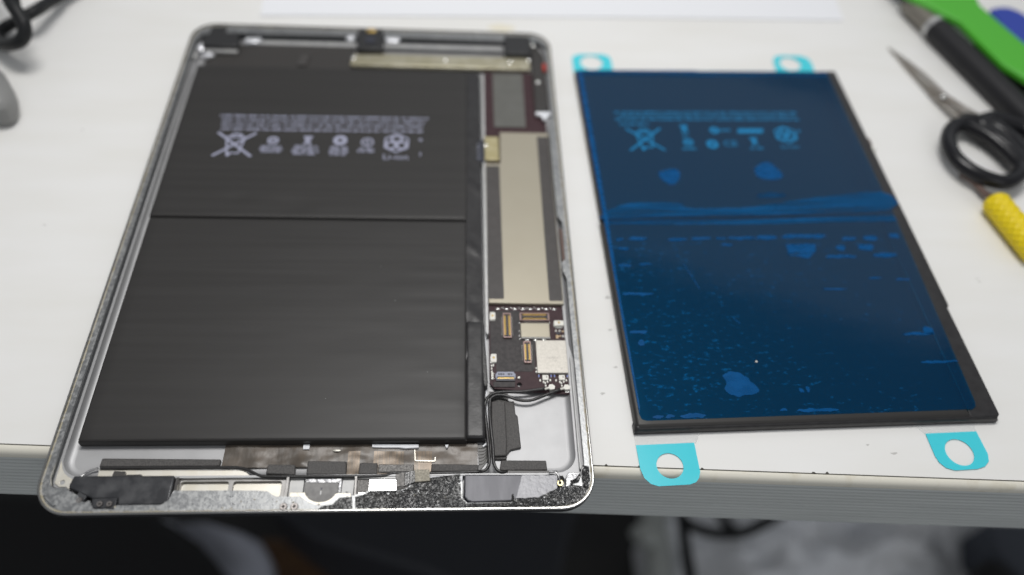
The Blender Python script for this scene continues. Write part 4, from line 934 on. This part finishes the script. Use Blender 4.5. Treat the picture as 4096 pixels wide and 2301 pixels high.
# cyan pull tabs
def tab(poly, hole, hr, z, lab, sy=1.0, zf=None):
    b = MB(); b.prism(poly, z, z + .18, None, [[(hole[0] + hr * math.cos(i * math.pi / 14), hole[1] + hr * sy * math.sin(i * math.pi / 14)) for i in range(28)]])
    return bp('pull_tab', b, 'tab_film', B, lab)
tab([(-.2, -4.3), (19.8, -4.1), (19.7, -14.4), (18.9, -16.6), (17.6, -18.0), (15.4, -18.7), (5.0, -18.9), (2.6, -18.0), (.8, -16.0), (-.1, -12.6)], (10.0, -12.0), 4.5, .3, 'near left cyan pull tab hanging over the desk edge')
tab([(101.9, -3.7), (120.5, -3.5), (121.0, -12.0), (120.2, -14.6), (118, -16.4), (115, -17.2), (107, -17.4), (104.2, -16.4), (102.6, -14.4), (102.0, -12)], (111.2, -11.0), 4.9, .3, 'near right cyan pull tab')
tab([(.6, 187), (20, 187), (20.2, 200.5), (19.2, 203), (16.6, 204.2), (5, 204.2), (2.2, 203.2), (1.0, 201)], (10.2, 197.6), 5.4, .3, 'far left cyan pull tab')
tab([(101.4, 187), (121.3, 187), (122, 199.4), (121, 202.4), (118, 204.4), (107, 204.6), (104, 203.4), (102.6, 200.6)], (110.6, 197.8), 5.2, .3, 'far right cyan pull tab')
mb = MB(); mb.prism([(-.2, 0), (23, 0), (20.5, -4.2), (-.4, -4.3)], .1, .25); bp('clear_strip', mb, 'clear_strip', B)
mb = MB(); mb.prism([(99, 0), (121.5, 0), (120.6, -3.6), (101.6, -3.8)], .1, .25); bp('clear_strip', mb, 'clear_strip', B)

# ================================================================== paper
pp = [(-57.80, 256.16, 0.00), (113.26, 263.54, 0.00), (244.04, 267.42, 0.00)]
mb = MB(); mb.prism([pp[0][:2], pp[1][:2], pp[2][:2], (pp[2][0] + 12, pp[2][1] + 200), (pp[0][0] - 6, pp[0][1] + 200)], .1, .8)
solo('paper', mb, 'paper_white', 'white sheet of paper lying on the desk behind the tablet', 'paper', (90, 262, 0))

# ================================================================== tools on the right
SC = thing('scissors', 'small scissors with grey blades and black ring handles, pointing away left', 'scissors', (275, 190, 0), 0)
q3 = 2.894
bl = [(261.26, 244.63, 1.00), (267.53, 232.21, 2.00), (272.07, 219.88, 3.00), (275.47, 203.90, 4.50), (280.09, 194.96, 5.50), (284.74, 187.28, 6.50), (279.53, 183.23, 6.50), (276.78, 190.87, 5.50), (272.94, 201.79, 4.50), (269.74, 210.52, 3.50), (266.58, 221.36, 2.60), (263.65, 233.82, 1.80)]
def blade(pts, th):
    b = MB(); n = len(pts)
    ctr = [(p[0], p[1], p[2]) for p in pts]
    vs = ctr + [(p[0], p[1], p[2] - th) for p in pts]
    tri = tessellate_polygon([[Vector((p[0], p[1], 0)) for p in pts]])
    fs = []
    for t in tri:
        a = (Vector(pts[t[1]][:2]) - Vector(pts[t[0]][:2])).cross(Vector(pts[t[2]][:2]) - Vector(pts[t[0]][:2]))
        t = tuple(t) if a > 0 else tuple(t)[::-1]
        fs += [t, tuple(i + n for i in t[::-1])]
    for i in range(n):
        j = (i + 1) % n; fs.append((i, i + n, j + n, j))
    return b.add(vs, fs)
part('blade', blade(bl, 1.0), 'steel_blade', SC, bev=.15)
bl2 = [(261.88, 243.99, 0.70), (267.49, 230.98, 1.20), (271.09, 216.99, 2.00), (272.90, 204.22, 3.00), (275.08, 194.85, 3.60), (279.15, 188.89, 4.40), (276.36, 186.10, 4.40), (273.23, 191.96, 3.40), (269.94, 202.69, 2.60), (267.40, 216.03, 1.60), (264.10, 230.06, 1.00)]
part('blade', blade(bl2, .7), 'steel_blade', SC, 'lower blade', bev=.1)
mb = MB(); p = [(272.73, 202.20, 5.20)][0]; mb.dome(p[0], p[1], 4.6, 1.6, 1.6, .9, 14); part('pivot_screw', mb, 'solder', SC)
r1 = [(265.65, 176.64, 7.00), (260.90, 168.35, 7.00), (260.19, 158.29, 7.00), (263.80, 150.37, 7.00), (270.08, 145.08, 7.00), (277.45, 143.23, 7.00), (284.76, 147.12, 7.00), (288.24, 152.72, 7.00), (286.45, 161.85, 7.00), (282.67, 170.46, 7.00), (277.26, 176.86, 7.00), (272.15, 180.25, 7.00)]
mb = MB(); mb.tube(spline(r1, 5, True), 3.4, 12, None, True); part('handle_ring', mb, 'handle_black', SC, 'left ring handle', angle=80)
r2 = [(279.81, 180.50, 7.00), (288.56, 184.62, 7.00), (295.93, 181.40, 7.00), (301.62, 177.01, 7.00), (303.90, 168.88, 7.00), (300.56, 161.52, 7.00), (294.99, 158.51, 7.00), (292.86, 162.02, 7.00), (289.92, 169.94, 7.00), (286.14, 178.80, 7.00)]
mb = MB(); mb.tube(spline(r2, 5, True), 3.6, 12, None, True); part('handle_ring', mb, 'handle_black', SC, 'right ring handle, cut by the picture edge', angle=80)
sk = [(272.90, 182.18, 7.00), (280.35, 180.52, 7.00), (284.07, 171.24, 7.00), (288.58, 161.91, 7.00), (290.13, 153.46, 7.00)]
mb = MB(); mb.tube(spline(sk, 5), 4.0, 12); part('handle_shank', mb, 'handle_black', SC, angle=80)
sk = [(282.24, 182.49, 7.00), (287.69, 177.33, 7.00), (291.98, 168.53, 7.00), (293.39, 158.47, 7.00)]
mb = MB(); mb.tube(spline(sk, 5), 4.0, 12); part('handle_shank', mb, 'handle_black', SC, angle=80)

def rod(pts, name, segs, root_o):
    pass
G = thing('soldering_handle', 'thick black round tool handle with a grey collar and silver ring', 'hand tool', (290, 240, 0), 0)
ax = [(274.63, 293.75, 6.20), (280.39, 276.38, 6.20), (286.10, 257.19, 6.20), (287.14, 254.28, 6.20), (296.95, 220.70, 6.20), (308.93, 178.03, 6.20)]
A = [Vector(p) for p in ax]
mb = MB(); mb.tube([A[1], A[2]], 5.2, 20); part('collar', mb, 'ferrule_grey', G, bev=.5)
mb = MB(); mb.tube([A[2], A[3]], 6.1, 20); part('silver_ring', mb, 'ring_silver', G, bev=.4)
mb = MB(); mb.tube([A[3], A[4], A[5]], 6.2, 24); part('grip', mb, 'grip_black', G, bev=.8)
mb = MB(); mb.tube([A[0], A[1]], 2.6, 14); part('tip', mb, 'handle_black', G)
gp = [(272.45, 276.57, 14.00), (279.81, 268.05, 14.00), (288.84, 257.20, 14.00), (295.25, 249.94, 14.00), (298.00, 237.41, 14.00), (303.73, 215.91, 14.00), (309.67, 207.07, 14.00), (319.19, 192.73, 14.00), (329.50, 214.70, 14.00), (321.57, 233.97, 14.00), (315.15, 253.60, 14.00), (311.54, 265.20, 14.00), (312.48, 271.03, 14.00), (314.42, 280.60, 14.00)]
mb = MB(); mb.prism([(p[0], p[1]) for p in gp], 10.0, 14.0)
solo('pry_tool', mb, 'green_plastic', 'bright green plastic pry tool resting on the black handle', 'pry tool', (305, 240, 0), bev=1.0)
bpz = [(326.38, 274.38, 5.00), (330.07, 276.78, 5.00), (332.91, 277.72, 5.00), (336.85, 277.78, 5.00), (339.81, 276.67, 5.00), (344.35, 271.42, 5.00), (345.03, 259.97, 5.00), (340.52, 247.91, 5.00), (334.98, 241.88, 5.00), (332.17, 246.06, 5.00), (328.08, 260.63, 5.00)]
mb = MB(); mb.prism([(p[0], p[1]) for p in spline([(p[0], p[1]) for p in bpz], 3, True)], .5, 5.0)
solo('opening_pick', mb, 'blue_plastic', 'rounded blue plastic pick behind the green pry tool', 'plastic pick', (325, 255, 0), bev=.8)
TW = thing('tweezers', 'slim dark tool with a silver edge between black handle and green tool', 'tweezers', (312, 215, 0), 0)
t1 = [(302.94, 241.84, 5.00), (309.13, 226.79, 5.00), (314.28, 213.65, 5.00), (319.84, 200.38, 5.00)]; t2 = [(304.80, 236.83, 3.00), (311.10, 223.34, 3.00), (317.11, 208.73, 3.00), (320.90, 199.95, 3.00)]
mb = MB(); mb.tube(t1, 3.4, 12, rf=lambda t: .4 + .6 * min(1, t * 2)); part('upper_arm', mb, 'handle_black', TW)
mb = MB(); mb.tube(t2, 1.3, 10, rf=lambda t: .4 + .6 * min(1, t * 2)); part('lower_arm', mb, 'ring_silver', TW)
mb = MB(); t3 = [(314.04, 212.87, 8.50), (315.57, 209.36, 8.50)]; mb.tube(t3, 2.0, 12); part('red_band', mb, 'red_part', TW)
Y = thing('screwdriver', 'screwdriver with a knurled yellow handle and dark shaft', 'screwdriver', (268, 125, 0), 0)
ya = [(268.06, 134.91, 6.00), (274.73, 104.32, 6.00)]
a, c = Vector(ya[0]), Vector(ya[1]); mb = MB(); rs = []; nn = 120; d = (c - a).normalized(); sd = d.cross(Vector((0, 0, 1))).normalized(); up = sd.cross(d)
for i in range(nn + 1):
    t = i / nn; s_ = (c - a).length * t; row = []
    cap_ = math.sqrt(max(0, 1 - max(0, 1 - s_ / 2.2) ** 2)) if s_ < 2.2 else 1
    for k_ in range(48):
        u = k_ * 2 * math.pi / 48; kn = .75 * abs(math.sin(u * 5 + s_ * .9) * math.sin(u * 5 - s_ * .9)) ** .6 if s_ > 2.5 else 0
        row.append(tuple(a + d * s_ + (sd * math.cos(u) + up * math.sin(u)) * (4.9 * cap_ + kn)))
    rs.append(row)
mb.rings(rs, None, True, True); part('handle', mb, 'yellow_plastic', Y, angle=80)
ys = [(263.93, 152.94, 3.40), (266.29, 147.15, 3.40), (268.92, 139.14, 3.40), (270.22, 135.55, 3.40)]; mb = MB(); mb.tube([(ys[0][0], ys[0][1], 2.0), ys[1], ys[2], (ys[3][0], ys[3][1], 5)], 1.5, 10); part('shaft', mb, 'rust_steel', Y)

# ================================================================== cables at the far left
def cable(name, pts, r, label, m='cord_black', group=None):
    b = MB(); P = spline(pts, 8); b.tube(P, r, 12); return solo(name, b, m, label, 'cable', P[len(P) // 2], group or ('black cables at the far left' if name == 'cable' else 'black cords under the desk'), angle=80)
cable('cable', [(-330, 430, 3), (-240, 340, 14)] + [(-160.32, 232.85, 26.00), (-155.03, 223.78, 27.00), (-151.74, 219.08, 26.00), (-149.58, 216.46, 24.00), (-147.95, 213.82, 22.00), (-148.22, 211.86, 19.00), (-150.64, 210.37, 16.00), (-157.23, 212.95, 12.00), (-166.43, 219.46, 7.00), (-176.07, 225.75, 3.00)] + [(-230, 196, 3), (-330, 200, 3), (-460, 260, 3)], 3.0, 'thick black cable looping down at the far left corner')
cable('cable', [(-460, 180, 3), (-330, 175, 3), (-230, 200, 3)] + [(-177.63, 230.22, 3.00), (-172.58, 233.66, 4.00), (-167.92, 235.03, 6.00), (-162.81, 233.98, 9.00), (-156.87, 234.91, 12.00), (-154.24, 238.73, 12.00), (-153.20, 246.55, 10.00), (-151.67, 254.56, 8.00), (-149.54, 263.87, 6.00)] + [(-120, 320, 3), (-60, 420, 3), (-40, 520, 3)], 2.8, 'black cable crossing behind the loop towards the far edge')
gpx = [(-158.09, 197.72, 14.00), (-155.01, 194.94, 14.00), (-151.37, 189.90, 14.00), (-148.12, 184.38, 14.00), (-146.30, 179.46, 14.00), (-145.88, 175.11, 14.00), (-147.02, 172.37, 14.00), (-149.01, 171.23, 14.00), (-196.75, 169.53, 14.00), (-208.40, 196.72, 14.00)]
mb = MB(); mb.prism([(p[0], p[1]) for p in gpx], .2, 14); solo('shadow_block', mb, 'shadow_grey', 'rounded grey block standing in for a shadow at the left picture edge', 'shadow stand-in', (-150, 172, 0), bev=4.0)  # added block, its grey stands in for a shadow on the desk

# ================================================================== below the desk
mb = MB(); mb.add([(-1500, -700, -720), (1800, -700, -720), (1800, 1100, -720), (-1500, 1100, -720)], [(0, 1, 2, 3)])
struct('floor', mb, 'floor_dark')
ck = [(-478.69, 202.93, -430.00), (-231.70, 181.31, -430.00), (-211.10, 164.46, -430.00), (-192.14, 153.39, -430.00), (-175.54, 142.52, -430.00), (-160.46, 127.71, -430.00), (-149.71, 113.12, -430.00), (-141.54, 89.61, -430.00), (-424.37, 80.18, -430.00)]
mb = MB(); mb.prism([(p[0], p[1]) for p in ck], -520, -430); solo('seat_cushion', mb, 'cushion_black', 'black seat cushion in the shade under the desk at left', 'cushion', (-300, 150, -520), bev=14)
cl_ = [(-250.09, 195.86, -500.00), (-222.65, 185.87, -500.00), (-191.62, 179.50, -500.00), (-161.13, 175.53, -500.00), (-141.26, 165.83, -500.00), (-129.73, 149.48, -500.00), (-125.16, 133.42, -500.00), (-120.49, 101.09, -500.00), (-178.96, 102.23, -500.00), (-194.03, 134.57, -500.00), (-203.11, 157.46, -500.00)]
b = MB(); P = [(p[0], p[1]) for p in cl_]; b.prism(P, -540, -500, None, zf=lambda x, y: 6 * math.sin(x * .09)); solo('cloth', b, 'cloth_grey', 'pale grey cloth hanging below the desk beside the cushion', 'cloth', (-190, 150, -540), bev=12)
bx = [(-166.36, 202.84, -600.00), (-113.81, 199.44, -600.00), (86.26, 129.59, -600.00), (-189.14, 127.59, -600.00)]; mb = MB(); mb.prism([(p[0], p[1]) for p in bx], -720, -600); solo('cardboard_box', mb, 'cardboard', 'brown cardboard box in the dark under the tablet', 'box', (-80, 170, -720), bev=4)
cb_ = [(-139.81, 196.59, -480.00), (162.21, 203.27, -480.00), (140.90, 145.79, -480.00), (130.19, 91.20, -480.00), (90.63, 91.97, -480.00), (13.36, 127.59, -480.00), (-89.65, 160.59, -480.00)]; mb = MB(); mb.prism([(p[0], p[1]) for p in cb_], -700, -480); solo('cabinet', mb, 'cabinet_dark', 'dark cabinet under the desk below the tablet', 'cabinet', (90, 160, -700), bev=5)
sb = [(257.42, 218.12, -560.00), (411.14, 219.16, -560.00), (621.27, 208.34, -560.00), (626.13, 186.17, -560.00), (609.40, 159.74, -560.00), (592.62, 139.14, -560.00), (579.50, 107.45, -560.00), (256.94, 113.59, -560.00), (260.77, 170.18, -560.00)]; P = [(p[0], p[1]) for p in sb]
b = MB(); x0 = min(p[0] for p in P); x1 = max(p[0] for p in P); y0 = min(p[1] for p in P); y1 = max(p[1] for p in P)
def bag(x, y):
    v = Vector((x * .014, y * .014, 4)); n_ = 1 - abs(noise.noise(v)); m_ = 1 - abs(noise.noise(v * 2.3 + Vector((5, 1, 2)))); k_ = 1 - abs(noise.noise(v * 4.7))
    ex = min((x - x0) / 60, (x1 - x) / 60, 1); return -700 + 130 * math.sqrt(max(0, ex)) + 50 * n_ + 18 * m_ + 4 * k_
b.grid([x0 + (x1 - x0) * i / 90 for i in range(91)], [y0 + (y1 - y0) * i / 50 for i in range(51)], bag, None, -715)
solo('plastic_bag', b, 'plastic_bag', 'crumpled greyish plastic bag under the desk at right', 'plastic bag', ((x0 + x1) / 2, (y0 + y1) / 2, -715), angle=25)
cable('power_cord', [(249.89, 198.31, -470.00), (251.93, 173.71, -470.00), (251.54, 157.07, -470.00), (250.78, 138.60, -470.00), (250.77, 118.24, -470.00), (249.74, 86.37, -470.00)], 5.5, 'straight black cord hanging in front of the plastic bag')
cable('power_cord', [(256.51, 172.52, -480.00), (268.29, 163.93, -480.00), (288.99, 158.87, -480.00), (310.87, 159.77, -480.00), (334.82, 169.09, -480.00), (357.38, 181.10, -480.00), (376.12, 195.98, -480.00)], 5.5, 'black cord curving right below the desk edge')
cable('power_cord', [(288.97, 195.80, -490.00), (296.01, 180.63, -490.00), (303.40, 168.22, -490.00), (311.92, 162.04, -490.00)], 5.0, 'short black cord slanting down to the curved cord')
pb_ = [(253.12, 241.26, -590.00), (255.51, 218.39, -590.00), (256.46, 196.23, -590.00), (256.03, 174.76, -590.00), (254.26, 153.69, -590.00), (251.33, 116.55, -590.00)]; b = MB(); b.tube(spline(pb_, 4), 15, 14)
pq = [(248.93, 193.82, -575.00), (239.15, 191.28, -575.00), (233.09, 186.03, -575.00)]; b.tube(pq, 13, 12)
solo('drain_pipe', b, 'pale_plastic', 'pale grey pipe with a short side stub under the desk', 'pipe', pb_[2], angle=80)
nb = [(548.95, 163.95, -470.00), (635.61, 160.39, -470.00), (619.96, 79.20, -470.00), (568.37, 80.20, -470.00), (559.29, 113.07, -470.00), (545.49, 131.83, -470.00)]; mb = MB(); mb.prism([(p[0], p[1]) for p in nb], -700, -470); solo('storage_box', mb, 'cabinet_blue', 'dark blue-grey box in the bottom right corner under the desk', 'box', (650, 200, -700), bev=3)
hb_ = [(516.30, 120.43, -440.00), (524.65, 123.63, -440.00), (544.77, 100.35, -440.00), (550.57, 72.99, -440.00), (483.80, 74.29, -440.00), (503.16, 105.35, -440.00)]; mb = MB(); mb.prism([(p[0], p[1]) for p in hb_], -480, -440); solo('dark_bag', mb, 'cushion_black', 'black rounded bag in front of the blue-grey box', 'bag', (560, 140, -480), bev=12)
wl = [(417.85, 103.48, -300.00), (457.24, 101.86, -300.00), (493.21, 100.65, -300.00)]; mb = MB(); mb.tube(wl, 1.5, 8); solo('white_rod', mb, 'paper_white', 'thin white rod just below the desk edge at far right', 'rod', wl[1])
